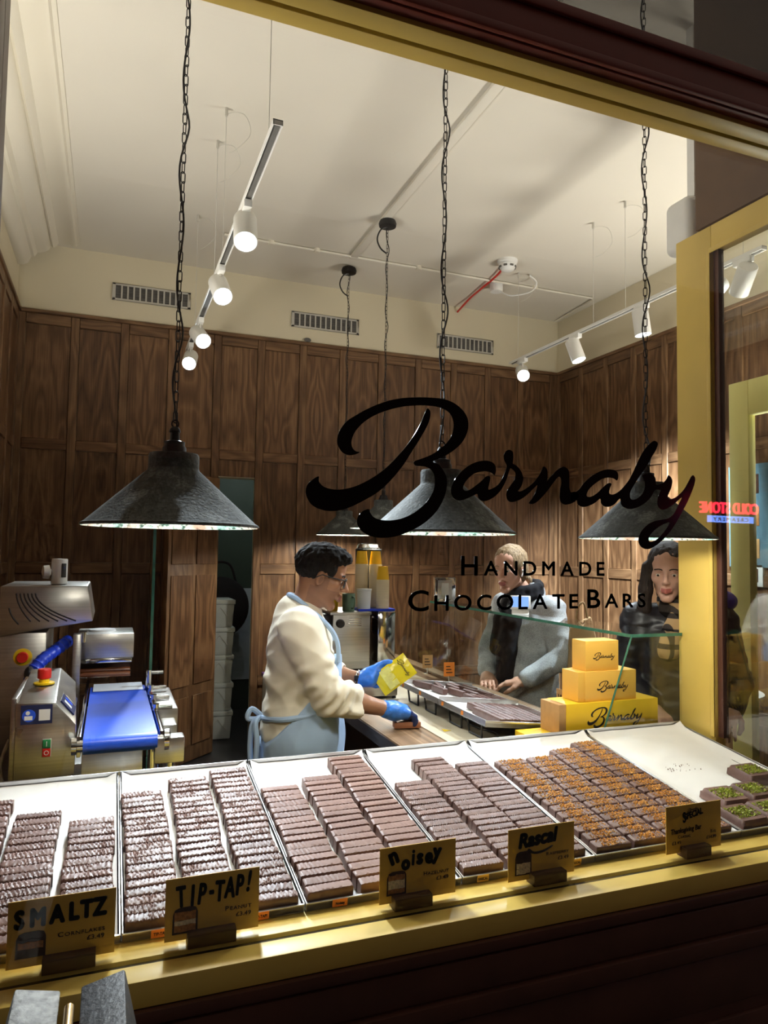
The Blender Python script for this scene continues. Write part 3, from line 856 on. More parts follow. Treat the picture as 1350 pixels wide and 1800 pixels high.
spot_head(.492, 3.72, 3.10, (.75, 1.8, 1.0), 'second lit spotlight from the front on the left track', True)
spot_head(.492, 4.62, 3.10, (1.15, 1.85, 1.0), 'third lit spotlight from the front on the left track', True)
spot_head(.492, 5.22, 3.10, (-.05, 2.6, 1.1), 'rearmost lit spotlight on the left track', True, power=SPOT_W * 2.2)
spot_head(3.06, 4.90, 3.20, (1.55, 1.7, 1.0), 'lit spotlight at the rear end of the right track', True)
spot_head(3.06, 4.20, 3.20, (3.45, 3.65, 1.2), 'tilted white spotlight in the middle of the right track', True, power=SPOT_W * 1.5, size=R(75))
spot_head(3.06, 3.52, 3.20, (3.22, 3.42, 1.6), 'downward white spotlight near the yellow frame on the right track', True, power=SPOT_W * 1.3, size=R(85))
spot_head(3.06, 2.95, 3.20, (1.45, 3.05, 1.2), 'added fill spotlight on the right track, unseen behind the yellow frame', True, power=SPOT_W * 4.0, size=R(56), blend=.9)  # unseen head added to light the customer, the counter and the man
spot_head(3.06, 2.75, 3.20, (4.07, 4.75, 1.45), 'added unseen spotlight at the front end of the right track aimed at the wall', True, power=SPOT_W * 24, size=R(46), blend=1.0)  # unseen head added to make the bright pool on the right wall
spot_head(.492, 2.50, 3.10, (1.75, 3.3, 1.0), 'spotlight at the front end of the left track', True, power=SPOT_W * 1.2, size=R(60)) if False else None
# unseen wall uplights added as fill to brighten the ceiling and walls
UPW = 150.0
def add_uplight(x, y, z, sgn, label, w=UPW):
    t = thing('fill_uplight', label, 'fill light', (x, y, z), 0, 'added fill uplights')
    MB().box(0, .012 * sgn, -.05, .05, -.08, .08).build('back_plate', BLACKM, t, bevel=.003)
    MB().lathe([(.03, -.07), (.055, -.05), (.06, .06), (.054, .06), (.05, -.04), (.002, -.045)], 28, c=(.085 * sgn, 0, 0)).build('cup', WHITEM, t)
    MB().box(.01 * sgn, .04 * sgn, -.012, .012, -.02, .02).build('arm', BLACKM, t)
    MB().lathe([(.001, .03), (.045, .03)], 24, c=(.085 * sgn, 0, 0)).build('lens', BULB, t, fix=False)
    spot_light(t, (.085 * sgn, 0, .062), (.55 * sgn, .12, 1), w, .9, R(150), (1, .95, .87), .22)
add_uplight(XL + .021, 2.25, 1.95, 1, 'added fill uplight on the left wall nearest the window', 55)
add_uplight(XL + .021, 3.35, 1.95, 1, 'second added fill uplight on the left wall', 95)
add_uplight(XR - .021, 2.45, 1.95, -1, 'added fill uplight on the right wall nearest the entrance', 115)
add_uplight(XR - .021, 3.05, 1.95, -1, 'second added fill uplight on the right wall', 125)
# conduits, detectors and vents
def conduit(pts, label, r=.009, mat=None):
    m = MB(); m.tube(pts, r, 8); o = m.build('conduit', mat or CEIL); tag(o, label, 'conduit'); return o
tag(MB().box(1.672, 1.728, 2.2, 5.20, CZ - .022, CZ).build('cable_trunking', CEIL, bevel=.003), 'cream cable trunking running along the ceiling towards the rear lamps', 'trunking')
t = thing('ceiling_conduit', 'thin cream conduit crossing the ceiling near the back wall', 'conduit')
MB().tube([(.70, 5.16, CZ - .014), (3.95, 5.18, CZ - .014), (3.98, 5.21, CZ - .014), (4.03, 5.85, CZ - .014)], .010, 8).build('pipe', CEIL, t)
for x in (1.05, 1.40, 2.25, 3.35): MB().lathe([(.024, CZ - .03), (.026, CZ - .012), (.026, CZ)], 16, c=(x, 5.17, 0)).build('clip', MOULD, t)
t = thing('smoke_detector', 'white round smoke detector on the ceiling', 'smoke detector', (2.85, 4.79, CZ))
MB().lathe([(.03, -.085), (.052, -.075), (.066, -.05), (.070, -.035), (.062, -.03), (.078, -.02), (.080, 0)], 36).build('housing', PLAST, t)
for k in range(8):
    a = k * PI / 4; MB().box(-.014, .014, .0605, .068, -.062, -.048, Matrix.Rotation(a, 4, 'Z')).build('slot', VENTD, t)
t = thing('junction_box', 'small white ceiling junction box with trailing flex', 'junction box', (3.01, 5.24, CZ))
MB().lathe([(.05, -.075), (.055, -.07), (.055, 0)], 24).build('body', PLAST, t)
MB().tube(catmull([(.02, -.02, -.07), (.08, -.1, -.13), (.2, -.22, -.12), (.22, -.28, -.06), (.14, -.30, -.02)], 6, False), .006, 6).build('flex', PLAST, t)
tag(MB().tube(catmull([(2.86, 4.86, CZ - .02), (2.90, 5.05, CZ - .022), (2.93, 5.4, CZ - .02), (2.95, 5.62, CZ - .02), (2.97, 5.89, CZ - .05)], 5, False), .009, 8).build('red_cable', REDP), 'red fire alarm cable running from the smoke detector to the wall', 'cable')
for i, (x0, x1, zc, lab) in enumerate([(-.051, .545, 3.63, 'left'), (1.386, 1.995, 3.60, 'middle'), (2.764, 3.354, 3.578, 'right')]):
    t = thing('air_vent', '%s white louvred air vent high on the back wall' % lab, 'air vent', (x0, YB, zc), 0, 'wall air vents')
    w = x1 - x0; hh = .068
    m = MB(); m.box(0, w, -.014, 0, hh - .016, hh).box(0, w, -.014, 0, -hh, -hh + .016).box(0, .024, -.014, 0, -hh, hh).box(w - .024, w, -.014, 0, -hh, hh)
    m.build('frame', VENTG, t, bevel=.002)
    MB().box(.02, w - .02, -.003, 0, -hh + .01, hh - .01).build('backing', VENTD, t)
    for k in range(1, 12): MB().box(-.006, .006, -.013, -.003, -hh + .012, hh - .012).build('divider', VENTG, t, loc=(.024 + (w - .048) * k / 12, 0, 0))
    for k in range(5): MB().box(.02, w - .02, -.009, -.003, -.003, .001).build('slat', VENTD, t, loc=(0, 0, -.042 + k * .021))
tag(MB().lathe([(.001, 0), (.012, .004), (.016, .012)], 12, Matrix.Translation((1.53, YB - .002, 3.43)) @ Matrix.Rotation(PI / 2, 4, 'X') @ Matrix.Diagonal((2.0, 1.2, 1, 1))).build('wall_hook', VENTD), 'small grey hook on the wall below the middle vent', 'hook')
# white rounded heater behind the bulkhead
t = thing('air_heater', 'white rounded air heater on the wall behind the brown bulkhead', 'heater', (2.285, 2.32, 3.02))
MB().box(-.06, .06, -.05, .10, -.10, .135).build('housing', WHITEM, t, bevel=.035, seg=5)
MB().tube(catmull([(-.02, -.055, .11), (.02, -.075, .10), (.03, -.078, .02), (.02, -.055, -.05)], 5, False), .006, 6).build('bracket', VENTG, t)
MB().box(.0, .03, -.02, .02, .13, CZ - 3.02).build('drop_rod', WHITEM, t)
# ================================================================== lettering on the glass
# outlines of the script word, metres on the pane: (along the window, height)
S1 = [(0.402,1.7748),(0.4036,1.7634),(0.4167,1.7521),(0.4431,1.7485),(0.4711,1.7533),(0.4994,1.7646),(0.5309,1.7834),(0.5569,1.8041),(0.5862,1.835),(0.6099,1.8646),(0.6322,1.9015),(0.6472,1.9354),(0.6527,1.9393),(0.6581,1.9292),(0.6522,1.9045),(0.6326,1.8696),(0.6133,1.8396),(0.5926,1.8076),(0.5634,1.7727),(0.5344,1.7466),(0.5058,1.7291),(0.4775,1.7144),(0.4524,1.7055),(0.4274,1.7027),(0.4026,1.7069),(0.3846,1.7189),(0.3755,1.7396),(0.381,1.7597)]
S2 = [(0.4919,1.8312),(0.4826,1.8257),(0.467,1.8234),(0.4528,1.8292),(0.4426,1.8448),(0.4423,1.8609),(0.449,1.879),(0.4628,1.8964),(0.4825,1.9103),(0.5052,1.9246),(0.5312,1.9379),(0.5606,1.9497),(0.5934,1.9581),(0.6268,1.9626),(0.6576,1.9648),(0.6858,1.9646),(0.7112,1.9597),(0.7337,1.9472),(0.7484,1.931),(0.7534,1.911),(0.7488,1.8889),(0.7361,1.8677),(0.7156,1.8491),(0.6905,1.8332),(0.6656,1.8217),(0.6797,1.8154),(0.694,1.7991),(0.7005,1.7795),(0.6977,1.7538),(0.687,1.7278),(0.6702,1.7046),(0.6428,1.6814),(0.6097,1.6638),(0.5771,1.6521),(0.5448,1.6486),(0.5187,1.6522),(0.4998,1.6625),(0.4896,1.6771),(0.4907,1.692),(0.5005,1.7045),(0.5153,1.7099),(0.5178,1.7037),(0.5266,1.6931),(0.5442,1.6874),(0.5706,1.6876),(0.5973,1.6939),(0.6212,1.7058),(0.6423,1.7219),(0.6574,1.7394),(0.668,1.7581),(0.6708,1.7781),(0.6675,1.7949),(0.6566,1.8056),(0.6411,1.8095),(0.6243,1.8094),(0.6191,1.8147),(0.6226,1.8205),(0.6409,1.8273),(0.6654,1.8387),(0.684,1.8527),(0.6995,1.8666),(0.712,1.8862),(0.7159,1.9095),(0.7099,1.9278),(0.6987,1.9384),(0.6766,1.9451),(0.6486,1.946),(0.6209,1.9436),(0.5907,1.9384),(0.5609,1.9294),(0.5316,1.9171),(0.5085,1.9028),(0.4915,1.8877),(0.4789,1.8704),(0.4735,1.8523),(0.4766,1.8389),(0.4839,1.8326)]
A1 = [(0.8225,1.7996),(0.8257,1.811),(0.821,1.8253),(0.8032,1.8315),(0.7805,1.8285),(0.7582,1.8194),(0.7386,1.8051),(0.724,1.79),(0.7145,1.7741),(0.711,1.7587),(0.7136,1.7478),(0.7209,1.7394),(0.7319,1.737),(0.7466,1.7404),(0.7638,1.7478),(0.7774,1.7539),(0.78,1.7462),(0.7863,1.7394),(0.7989,1.7385),(0.814,1.7443),(0.8292,1.755),(0.8419,1.769),(0.8533,1.7899),(0.8602,1.8095),(0.8648,1.8172),(0.8766,1.8092),(0.8779,1.8002),(0.8741,1.7898),(0.865,1.778),(0.856,1.7652),(0.8535,1.7538),(0.8575,1.7427),(0.8679,1.7386),(0.8835,1.7426),(0.8991,1.75),(0.9149,1.7621),(0.9282,1.7741),(0.9375,1.7815),(0.9348,1.771),(0.9296,1.7593),(0.9216,1.7475),(0.9145,1.7381),(0.9257,1.7367),(0.939,1.7436),(0.9523,1.7557),(0.9685,1.7725),(0.982,1.7894),(0.993,1.8016),(0.9998,1.8047),(1.0039,1.7998),(1.0045,1.7882),(1.0012,1.7717),(0.9999,1.7553),(1.004,1.7439),(1.0151,1.7385),(1.0317,1.7414),(1.0484,1.7503),(1.0541,1.7646),(1.0428,1.7707),(1.0331,1.7689),(1.0281,1.7776),(1.0275,1.794),(1.0275,1.8127),(1.0233,1.8242),(1.0122,1.8295),(1.0011,1.8265),(0.9874,1.8164),(0.9738,1.8029),(0.9644,1.792),(0.9657,1.8002),(0.9656,1.8164),(0.9602,1.8249),(0.9534,1.8261),(0.9494,1.8178),(0.9427,1.8059),(0.9334,1.7939),(0.9201,1.7818),(0.9043,1.7708),(0.8912,1.7645),(0.8846,1.7653),(0.8898,1.7712),(0.8963,1.7829),(0.8984,1.799),(0.8909,1.8146),(0.8804,1.8242),(0.8712,1.8283),(0.8704,1.8316),(0.8719,1.8454),(0.8698,1.8566),(0.8606,1.8606),(0.8516,1.8566),(0.846,1.846),(0.8478,1.8348),(0.8544,1.8228),(0.8506,1.8101),(0.8417,1.7916),(0.8303,1.7764),(0.8163,1.7679),(0.8067,1.7652),(0.8067,1.773),(0.8099,1.7855),(0.8106,1.7933),(0.806,1.7965),(0.7984,1.7938),(0.7884,1.7844),(0.776,1.7749),(0.7612,1.7642),(0.7489,1.7597),(0.7415,1.7633),(0.7426,1.7722),(0.7511,1.7847),(0.7658,1.7977),(0.7807,1.804),(0.7958,1.8066),(0.8084,1.806),(0.8161,1.8026)]
A2 = [(1.1684,1.8044),(1.1724,1.8159),(1.1669,1.827),(1.1516,1.8304),(1.1303,1.8287),(1.1061,1.8187),(1.0852,1.8064),(1.0674,1.7907),(1.0556,1.7766),(1.0439,1.7699),(1.0323,1.767),(1.0323,1.7474),(1.0483,1.751),(1.0527,1.7396),(1.0674,1.7345),(1.0851,1.7384),(1.103,1.7465),(1.118,1.757),(1.1204,1.7459),(1.1301,1.7383),(1.1452,1.7381),(1.1605,1.745),(1.1774,1.7594),(1.1805,1.7457),(1.1913,1.7373),(1.2099,1.7347),(1.2319,1.74),(1.2541,1.7511),(1.2734,1.7672),(1.2864,1.7858),(1.3041,1.7866),(1.3025,1.7813),(1.2959,1.7681),(1.2942,1.75),(1.3022,1.7387),(1.3151,1.7366),(1.3348,1.7451),(1.3547,1.7575),(1.3731,1.77),(1.3612,1.75),(1.3478,1.7286),(1.328,1.715),(1.3052,1.7105),(1.2826,1.706),(1.2633,1.6977),(1.2442,1.682),(1.2346,1.664),(1.2351,1.6488),(1.2471,1.6376),(1.2661,1.6359),(1.2885,1.6447),(1.3112,1.6605),(1.3342,1.6816),(1.3542,1.7055),(1.371,1.7294),(1.388,1.7536),(1.4017,1.7778),(1.4138,1.8021),(1.4184,1.8209),(1.4124,1.8298),(1.4056,1.8268),(1.3953,1.8118),(1.3817,1.7927),(1.3665,1.7789),(1.3482,1.7677),(1.3317,1.7644),(1.3268,1.7694),(1.3302,1.7774),(1.3385,1.7933),(1.3426,1.8118),(1.3371,1.8219),(1.329,1.8254),(1.324,1.8161),(1.3124,1.8051),(1.2961,1.7996),(1.289,1.8009),(1.2888,1.8117),(1.2834,1.8217),(1.2706,1.8257),(1.2546,1.8241),(1.2466,1.8198),(1.2497,1.8148),(1.2551,1.8023),(1.2537,1.7869),(1.2447,1.7724),(1.2289,1.7615),(1.2147,1.7584),(1.2079,1.7645),(1.2101,1.7798),(1.2228,1.7982),(1.2387,1.8194),(1.253,1.8356),(1.2643,1.8516),(1.2773,1.8705),(1.2903,1.8882),(1.2963,1.9028),(1.2937,1.9092),(1.284,1.9111),(1.2711,1.9037),(1.2518,1.8843),(1.2357,1.8602),(1.2198,1.8312),(1.2071,1.8101),(1.1946,1.7956),(1.1791,1.7809),(1.1606,1.77),(1.1483,1.769),(1.1444,1.7744),(1.1484,1.7871),(1.1515,1.7935),(1.1469,1.797),(1.1378,1.7941),(1.1241,1.7834),(1.109,1.7703),(1.0911,1.7609),(1.0792,1.7604),(1.0777,1.7665),(1.0852,1.7792),(1.1031,1.7936),(1.1242,1.8059),(1.1424,1.8098),(1.1576,1.8089)]
H2 = [(1.2656,1.6621),(1.2727,1.6737),(1.2888,1.6869),(1.3083,1.6977),(1.3295,1.7047),(1.3311,1.6996),(1.3179,1.6838),(1.3016,1.668),(1.2854,1.6574),(1.2694,1.6545)]
LG = thing('window_lettering', 'black painted shop name and tagline on the window glass', 'lettering', (0, 1.4338, 0))
LGP = [[catmull(S1, 4)], [catmull(S2, 4)], [catmull(A1, 4)], [catmull(A2, 4), catmull(H2, 4)]]
for p in LGP:
    o = link('script_letter', fill_mesh('script_letter', p, VINYL, .0004), LG, (0, 0, 0), UPRIGHT)
def capline(txt, x0, x1, z, big, small, sx):
    """widely spaced capitals with larger initials"""
    ms = []; w = 0
    for ch in txt:
        if ch == ' ': ms.append(None); continue
        s = big if ch.isupper() else small
        me = text_mesh('letter', ch.upper(), s, VINYL, .0010, .0004, sx)
        xs = [v.co.x for v in me.vertices]; ms.append((me, min(xs), max(xs))); w += max(xs) - min(xs)
    gaps = len(txt) - 1 + txt.count(' ')
    g = (x1 - x0 - w) / gaps; x = x0
    for q in ms:
        if q is None: x += g; continue
        link('letter', q[0], LG, (x - q[1], 0, z), UPRIGHT); x += q[2] - q[1] + g
capline('Handmade', .738, 1.130, 1.569, .062, .047, 1.12)
capline('Chocolate Bars', .610, 1.268, 1.491, .064, .048, 1.20)
# small printed version of the same word for boxes and bags
_allp = [p for g in LGP for p in g]
def logo_mesh(width, mat):
    xs = [q[0] for p in _allp for q in p]; zs = [q[1] for p in _allp for q in p]
    s = width / (max(xs) - min(xs)); cx = (max(xs) + min(xs)) / 2; cz = (max(zs) + min(zs)) / 2
    me = None
    bmx = bmesh.new()
    for g in LGP:
        mm = fill_mesh('printed_logo', [[((a - cx) * s, (b_ - cz) * s) for a, b_ in p] for p in g], mat, .0002)
        bmx.from_mesh(mm)
    me = bpy.data.meshes.new('printed_logo'); bmx.to_mesh(me); bmx.free(); me.materials.append(mat)
    return me
link('lettering', logo_mesh(.036, INK), SPECIAL_CARD, (.086, FR, .1145), (Matrix.Rotation(-.12, 3, 'Y') @ Matrix.Rotation(PI / 2, 3, 'X')).to_euler())
# ================================================================== service counter
CT = .90
t = thing('service_counter', 'wooden service counter with a dark edge running into the shop', 'counter', (1.03, 2.25, 0))
MB().box(0, .80, 0, 2.35, CT - .045, CT).build('worktop', CTOP, t, bevel=.002)
MB().box(-.004, .002, 0, 2.35, CT - .055, CT - .006).build('edge_band', CEDGE, t)
MB().box(.19, .66, .02, 2.2, CT, CT + .004).build('work_mat', CMAT, t, bevel=.001)
MB().box(.45, .80, .02, 2.33, .02, CT - .045).build('front_panel', WALF, t)
MB().box(.02, .45, .0, .03, .02, CT - .045).build('end_panel', CEDGE, t)
MB().box(.02, .45, 2.3, 2.33, .02, CT - .045).build('end_panel', CEDGE, t)
MB().box(.02, .45, .03, 2.3, .20, .22).build('shelf', CEDGE, t)
MB().box(.755, .83, 0, 2.35, CT, CT + .018).build('front_strip', CTOP, t, bevel=.002)
MB().box(.80, 1.06, -.02, .20, .02, CT + .0178).build('end_ledge', CTOP, t, bevel=.002)
# glass display case on the counter
t = thing('display_case', 'slanted glass display case with a green edged top shelf on the counter', 'display case', (1.745, 2.224, CT + .018))
def pane(name, pts, th, mat, par, edges=()):
    """flat glass panel from four corners with real thickness"""
    p = [Vector(q) for q in pts]; nrm = (p[1] - p[0]).cross(p[3] - p[0]).normalized() * th
    o = MB().add(p + [q + nrm for q in p], [(0, 1, 2, 3), (7, 6, 5, 4), (0, 4, 5, 1), (1, 5, 6, 2), (2, 6, 7, 3), (3, 7, 4, 0)]).build(name, mat, par)
    for a, b_ in edges:
        MB().tube([p[a] + nrm * .5, p[b_] + nrm * .5], th * .62, 6).build('glass_edge', GEDGE, par)
    return o
ZT = .388
pane('front_glass', [(.02, .24, 0), (.02, 1.80, 0), (.125, 1.80, ZT), (.125, .24, ZT)], .008, CGLASS, t)
MB().prism([(.128, -.004), (.372, -.004), (.372, .35), (.245, .75), (.245, 1.82), (.128, 1.82)], ZT, ZT + .010).build('top_shelf', CGLASS, t)
m = MB().box(.122, .128, -.006, 1.82, ZT - .001, ZT + .011); m.box(.128, .372, -.010, -.004, ZT - .001, ZT + .011); m.build('shelf_edge', GEDGE, t)
pane('end_glass', [(-.012, 0, .01), (.37, 0, .01), (.37, 0, ZT), (.130, 0, ZT)], .006, CGLASS, t, [(0, 3)])
pane('far_glass', [(-.14, 1.80, 0), (.02, 1.80, 0), (.125, 1.80, ZT), (.0, 1.80, ZT)], .006, CGLASS, t)
# card reader
t = thing('card_reader', 'small white card reader with a lit blue screen on the glass shelf', 'card reader', (1.93, 3.10, CT + .018 + ZT + .0102), R(-32))
MB().prism([(-.05, 0), (.05, 0), (.045, .022), (-.02, .034)], -.042, .042, Matrix(((0, 0, 1, 0), (1, 0, 0, 0), (0, 1, 0, 0), (0, 0, 0, 1)))).build('base', PLAST, t, bevel=.004)
T = Matrix.Translation((0, -.018, .058)) @ Matrix.Rotation(R(68), 4, 'X')
m = MB(); m.box(-.050, .050, -.036, .036, -.008, .008, T); m.build('head', PLAST, t, bevel=.005)
MB().box(-.040, .040, -.026, .028, .0082, .0092, T).build('screen', SCREEN, t)
# napkin dispenser
t = thing('napkin_dispenser', 'chrome napkin dispenser at the far end of the glass shelf', 'dispenser', (1.93, 3.97, CT + .018 + ZT + .0102), R(-12))
MB().box(-.066, .066, -.03, .03, 0, .150).build('case', CHROME, t, bevel=.006)
MB().box(-.050, .040, -.034, -.030, .018, .132).build('face_plate', STEEL, t, bevel=.003)
MB().box(-.028, .018, -.037, -.034, .035, .115).build('opening', VENTG, t, bevel=.003)
# trays on the counter
def ctray(x, y, w, l, zl, zr_, label):
    t = thing('counter_tray', label, 'tray', (x, y, zl), 0, 'trays on the counter')
    a = math.atan2(zl - zr_, w); t.rotation_euler = (0, a, 0)
    link('tray_body', make_tray(w, l, .024), t); link('parchment_sheet', paper_mesh(w, l, x * 31 + y, .012), t)
    # wire feet under the raised side
    m = MB()
    for yy in (.12, l - .12):
        hgt = zl - CT - .012
        m.tube([(.02, yy - .06, -.002), (.03, yy - .05, -hgt), (.03, yy + .05, -hgt), (.02, yy + .06, -.002)], .0045, 6)
    m.build('wire_stand', BLKP, t)
    MB().box(-.001, 0, l - .05, l - .03, .004, .020).build('sticker', ORANGE, t)
    MB().box(-.001, 0, .18, .20, .004, .020).build('sticker', ORANGE, t)
    return t, a
tA, aA = ctray(1.335, 2.385, .395, .41, .968, .925, 'tray of tightly packed bars on the counter beside the yellow boxes')
tB, aB = ctray(1.335, 2.80, .395, .43, .968, .925, 'half empty tray with scattered bars on the counter by the scales')
rc = random.Random(11)
def cbar(t, a, lx, ly, rz, label, grp):
    o = link('chocolate_bar', COUNTERB[rc.randrange(5)])
    o.location = Vector(t.location) + Matrix.Rotation(a, 3, 'Y') @ Vector((lx, ly, .0060))
    o.rotation_euler = (Matrix.Rotation(a, 3, 'Y') @ Matrix.Rotation(PI / 2 + rz, 3, 'Z')).to_euler()
    tag(o, label, 'chocolate bar', grp)
for r_ in range(10):
    for q in range(3):
        if r_ == 0 and q > 1: continue
        cbar(tA, aA, .075 + r_ * .0305, .056 + q * .108 + (r_ % 3) * .003, rc.uniform(-.03, .03), '%s bar from the near end in row %s of the packed counter tray' % (ORD[q], ORD[r_]), 'bars in the packed counter tray')
SC = [(.09, .36, .5), (.15, .31, .1), (.16, .40, -.2), (.215, .34, .3), (.225, .26, .1), (.275, .39, 0), (.28, .28, .2), (.335, .33, .1), (.30, .17, 0), (.335, .09, .1), (.24, .08, 0), (.27, .06, .05)]
SC = [(.10, .39, .5), (.135, .27, .1), (.175, .36, -.2), (.20, .22, .2), (.235, .33, .0), (.275, .40, .1), (.265, .20, .15), (.305, .29, .1), (.345, .36, .05), (.345, .20, .1), (.20, .075, .0), (.235, .08, .05), (.27, .07, 0), (.31, .08, 0), (.345, .075, .0)]
for i, (lx, ly, rz) in enumerate(SC):
    cbar(tB, aB, lx, ly, rz, '%s loose bar counted from the scales in the half empty counter tray' % ORD[i], 'loose bars in the half empty counter tray')
# little sign cards on metal stands
for (y, h, mat, lab) in ((3.78, .075, KRAFT, 'small brown sign card on a metal foot at the far end of the counter'), (3.50, .075, ORANGE, 'small orange sign card on a metal foot beside the scattered bars')):
    t = thing('sign_holder', lab, 'sign', (1.735, y, CT + .018), R(-8))
    MB().lathe([(.020, 0), (.020, .004), (.004, .007), (.003, .035)], 20).build('foot', CHROME, t)
    MB().box(-.03, .03, -.001, .001, .032, .032 + h).build('card', mat, t)
    for q in range(3): MB().box(-.018, .018 - .006 * q, -.0018, -.001, .050 + q * .016, .055 + q * .016).build('printed_line', INK, t)
t = thing('kraft_sign', 'kraft card with black lettering behind the yellow boxes', 'sign', (1.735, 2.50, CT + .0185), -PI / 2)
MB().box(-.005, .125, -.002, .002, 0, .150).build('card', KRAFT, t)
link('lettering', text_mesh('lettering', 'Waffle', .045, INK, .0012, .0003, .8), t, (.008, -.0026, .098), UPRIGHT)
# yellow gift boxes
def gift(x, y, z, w, d, h, mat, label, lw, rz, sleeve=0):
    t = thing('gift_box', label, 'box', (x, y, z), rz, 'stacked yellow boxes')
    MB().box(sleeve, w, 0, d, 0, h).build('carton', mat, t, bevel=.0015)
    if sleeve: MB().box(0, sleeve + .001, .002, d - .002, .001, h - .001).build('inner_tray', KRAFT if mat is BOXY else mat, t, bevel=.001)
    link('printed_logo', logo_mesh(lw, INK), t, ((w + sleeve) / 2 + .008, -.0006, h * .47), UPRIGHT)
    return t
BZ = CT + .0182
fb = MB().box(0, .565, 0, .135, 0, .034).build('flat_yellow_box', BOXY, bevel=.0015, loc=(1.455, 2.236, BZ)); tag(fb, 'flat yellow box lying under the stacked boxes', 'box')
gift(1.563, 2.240, BZ + .0345, .455, .125, .112, BOXY, 'long yellow box with the shop name, bottom of the stack', .255, R(0), .03)
gift(1.655, 2.252, BZ + .147, .268, .105, .112, BOXO, 'medium amber box with the shop name, middle of the stack', .145, R(0), .030)
gift(1.695, 2.262, BZ + .2595, .153, .085, .113, BOXO, 'small amber box with the shop name on top of the stack', .10, R(0))
# electronic scales
t = thing('kitchen_scales', 'grey electronic scales on the counter under the yellow bag', 'scales', (1.245, 3.36, CT + .0042), R(-6))
MB().box(-.10, .10, -.10, .10, .012, .085).build('body', STEEL, t, bevel=.008)
MB().box(-.11, .11, -.11, .11, .088, .096).build('plate', STEEL, t, bevel=.003)
MB().box(-.05, .05, -.05, .05, .080, .090).build('plate_support', BLKP, t)
for sx in (-.085, .085):
    for sy in (-.085, .085): MB().cyl((sx, sy, 0), (sx, sy, .013), .010).build('foot', BLKP, t)
# power flex and a scrap on the counter
tag(MB().tube(catmull([(1.44, 2.75, CT + .009), (1.42, 2.62, CT + .009), (1.45, 2.50, CT + .009), (1.40, 2.42, CT + .009), (1.30, 2.35, CT + .009)], 6, False), .004, 6).build('power_flex', BLKP), 'black power cable lying under the counter trays', 'cable')
tag(MB().prism([(0, 0), (.035, .01), (.008, .04)], 0, .001).build('paper_scrap', YELP, loc=(1.27, 2.60, CT + .0045)), 'small yellow paper scrap on the counter mat', 'scrap')
# things under the counter
t = thing('cardboard_carton', 'open brown cardboard carton on the shelf under the counter', 'box', (1.10, 2.72, .222), R(4))
m = MB(); m.box(0, .28, 0, .40, 0, .005).box(0, .006, 0, .40, 0, .40).box(.274, .28, 0, .40, 0, .40).box(.006, .274, 0, .006, 0, .40).box(.006, .274, .394, .40, 0, .40)
m.build('carton', KRAFT, t)
MB().box(-.0008, 0, .12, .22, .28, .38).build('delivery_label', PLAST, t)
t = thing('blue_tub', 'blue plastic tub on the shelf under the counter', 'tub', (1.22, 3.32, .222))
MB().lathe([(.10, 0), (.13, .28), (.138, .285), (.138, .295), (.124, .295), (.095, .01), (.002, .008)], 28).build('body', BLUEH, t)
# coffee machine and what stands on it
t = thing('coffee_machine', 'stainless steel coffee machine at the far end of the counter', 'coffee machine', (1.235, 4.09, CT + .001), R(-4))
MB().box(.02, .25, 0, .36, .012, .335).build('body', STEEL, t, bevel=.004)
MB().box(0, .255, -.012, .38, .335, .352).build('cup_tray', STEEL, t, bevel=.003)
MB().box(-.04, .02, .04, .36, .012, .335).build('side_case', BLKP, t, bevel=.004)
MB().box(.25, .262, .06, .36, .20, .33).build('side_plate', CHROME, t, bevel=.015, seg=3)
k = MB().lathe([(.026, 0), (.026, .018), (.020, .024)], 24, Matrix.Translation((.062, -.001, .285)) @ Matrix.Rotation(PI / 2, 4, 'X')).build('knob', BLKP, t)
for q in range(4): MB().box(.115, .195, -.003, .001, .268 + q * .013, .274 + q * .013).build('louvre', CHROME, t, bevel=.001)
for p in ((.03, .03), (.24, .03), (.03, .33), (.24, .33)): MB().cyl((p[0], p[1], 0), (p[0], p[1], .014), .012).build('foot', BLKP, t)
def mug(x, y, z, r, h, mat, label, ang):
    t = thing('mug', label, 'mug', (x, y, z), ang, 'mugs on the coffee machine')
    MB().lathe([(r * .86, 0), (r * .9, .004), (r, h), (r - .004, h), (r * .84, .008), (.001, .007)], 28).build('body', mat, t)
    MB().tube(catmull([(r * .9, 0, h * .82), (r + .022, 0, h * .78), (r + .026, 0, h * .5), (r + .018, 0, h * .2), (r * .86, 0, h * .2)], 5, False), .005, 7).build('handle', mat, t)
TOPZ = CT + .3525
mug(1.365, 4.135, TOPZ, .040, .108, GREENM, 'green ceramic mug with its handle to the front on the coffee machine', R(-75))
mug(1.285, 4.20, TOPZ, .036, .100, CUPY, 'yellow mug partly hidden behind the man', R(200))
def cup_stack(x, y, z, n, label, top):
    t = thing('cup_stack', label, 'paper cups', (x, y, z), 0, 'stacks of paper cups')
    m = MB()
    for k in range(n): m.lathe([(.041, k * .0105), (.0415, k * .0105 + .004), (.040, k * .0105 + .0045), (.0392, k * .0105 + .0105)], 22)
    m.build('cup_rims', CUPW, t)
    z1 = n * .0105
    if top: MB().lathe([(.0395, z1), (.030, z1 + .082), (.028, z1 + .082), (.028, z1 + .078), (.002, z1 + .078)], 22).build('top_cup', CUPY, t)
mm = MB().box(1.425, 1.665, 4.12, 4.36, TOPZ + .0005, TOPZ + .012).build('cup_stand', BLUEH); tag(mm, 'low blue stand under the paper cups', 'stand')
mm2 = MB().box(1.545, 1.665, 4.10, 4.37, CT + .001, TOPZ - .0005).build('grinder_base', CHROME, bevel=.01); tag(mm2, 'steel cabinet under the stacks of paper cups', 'cabinet')
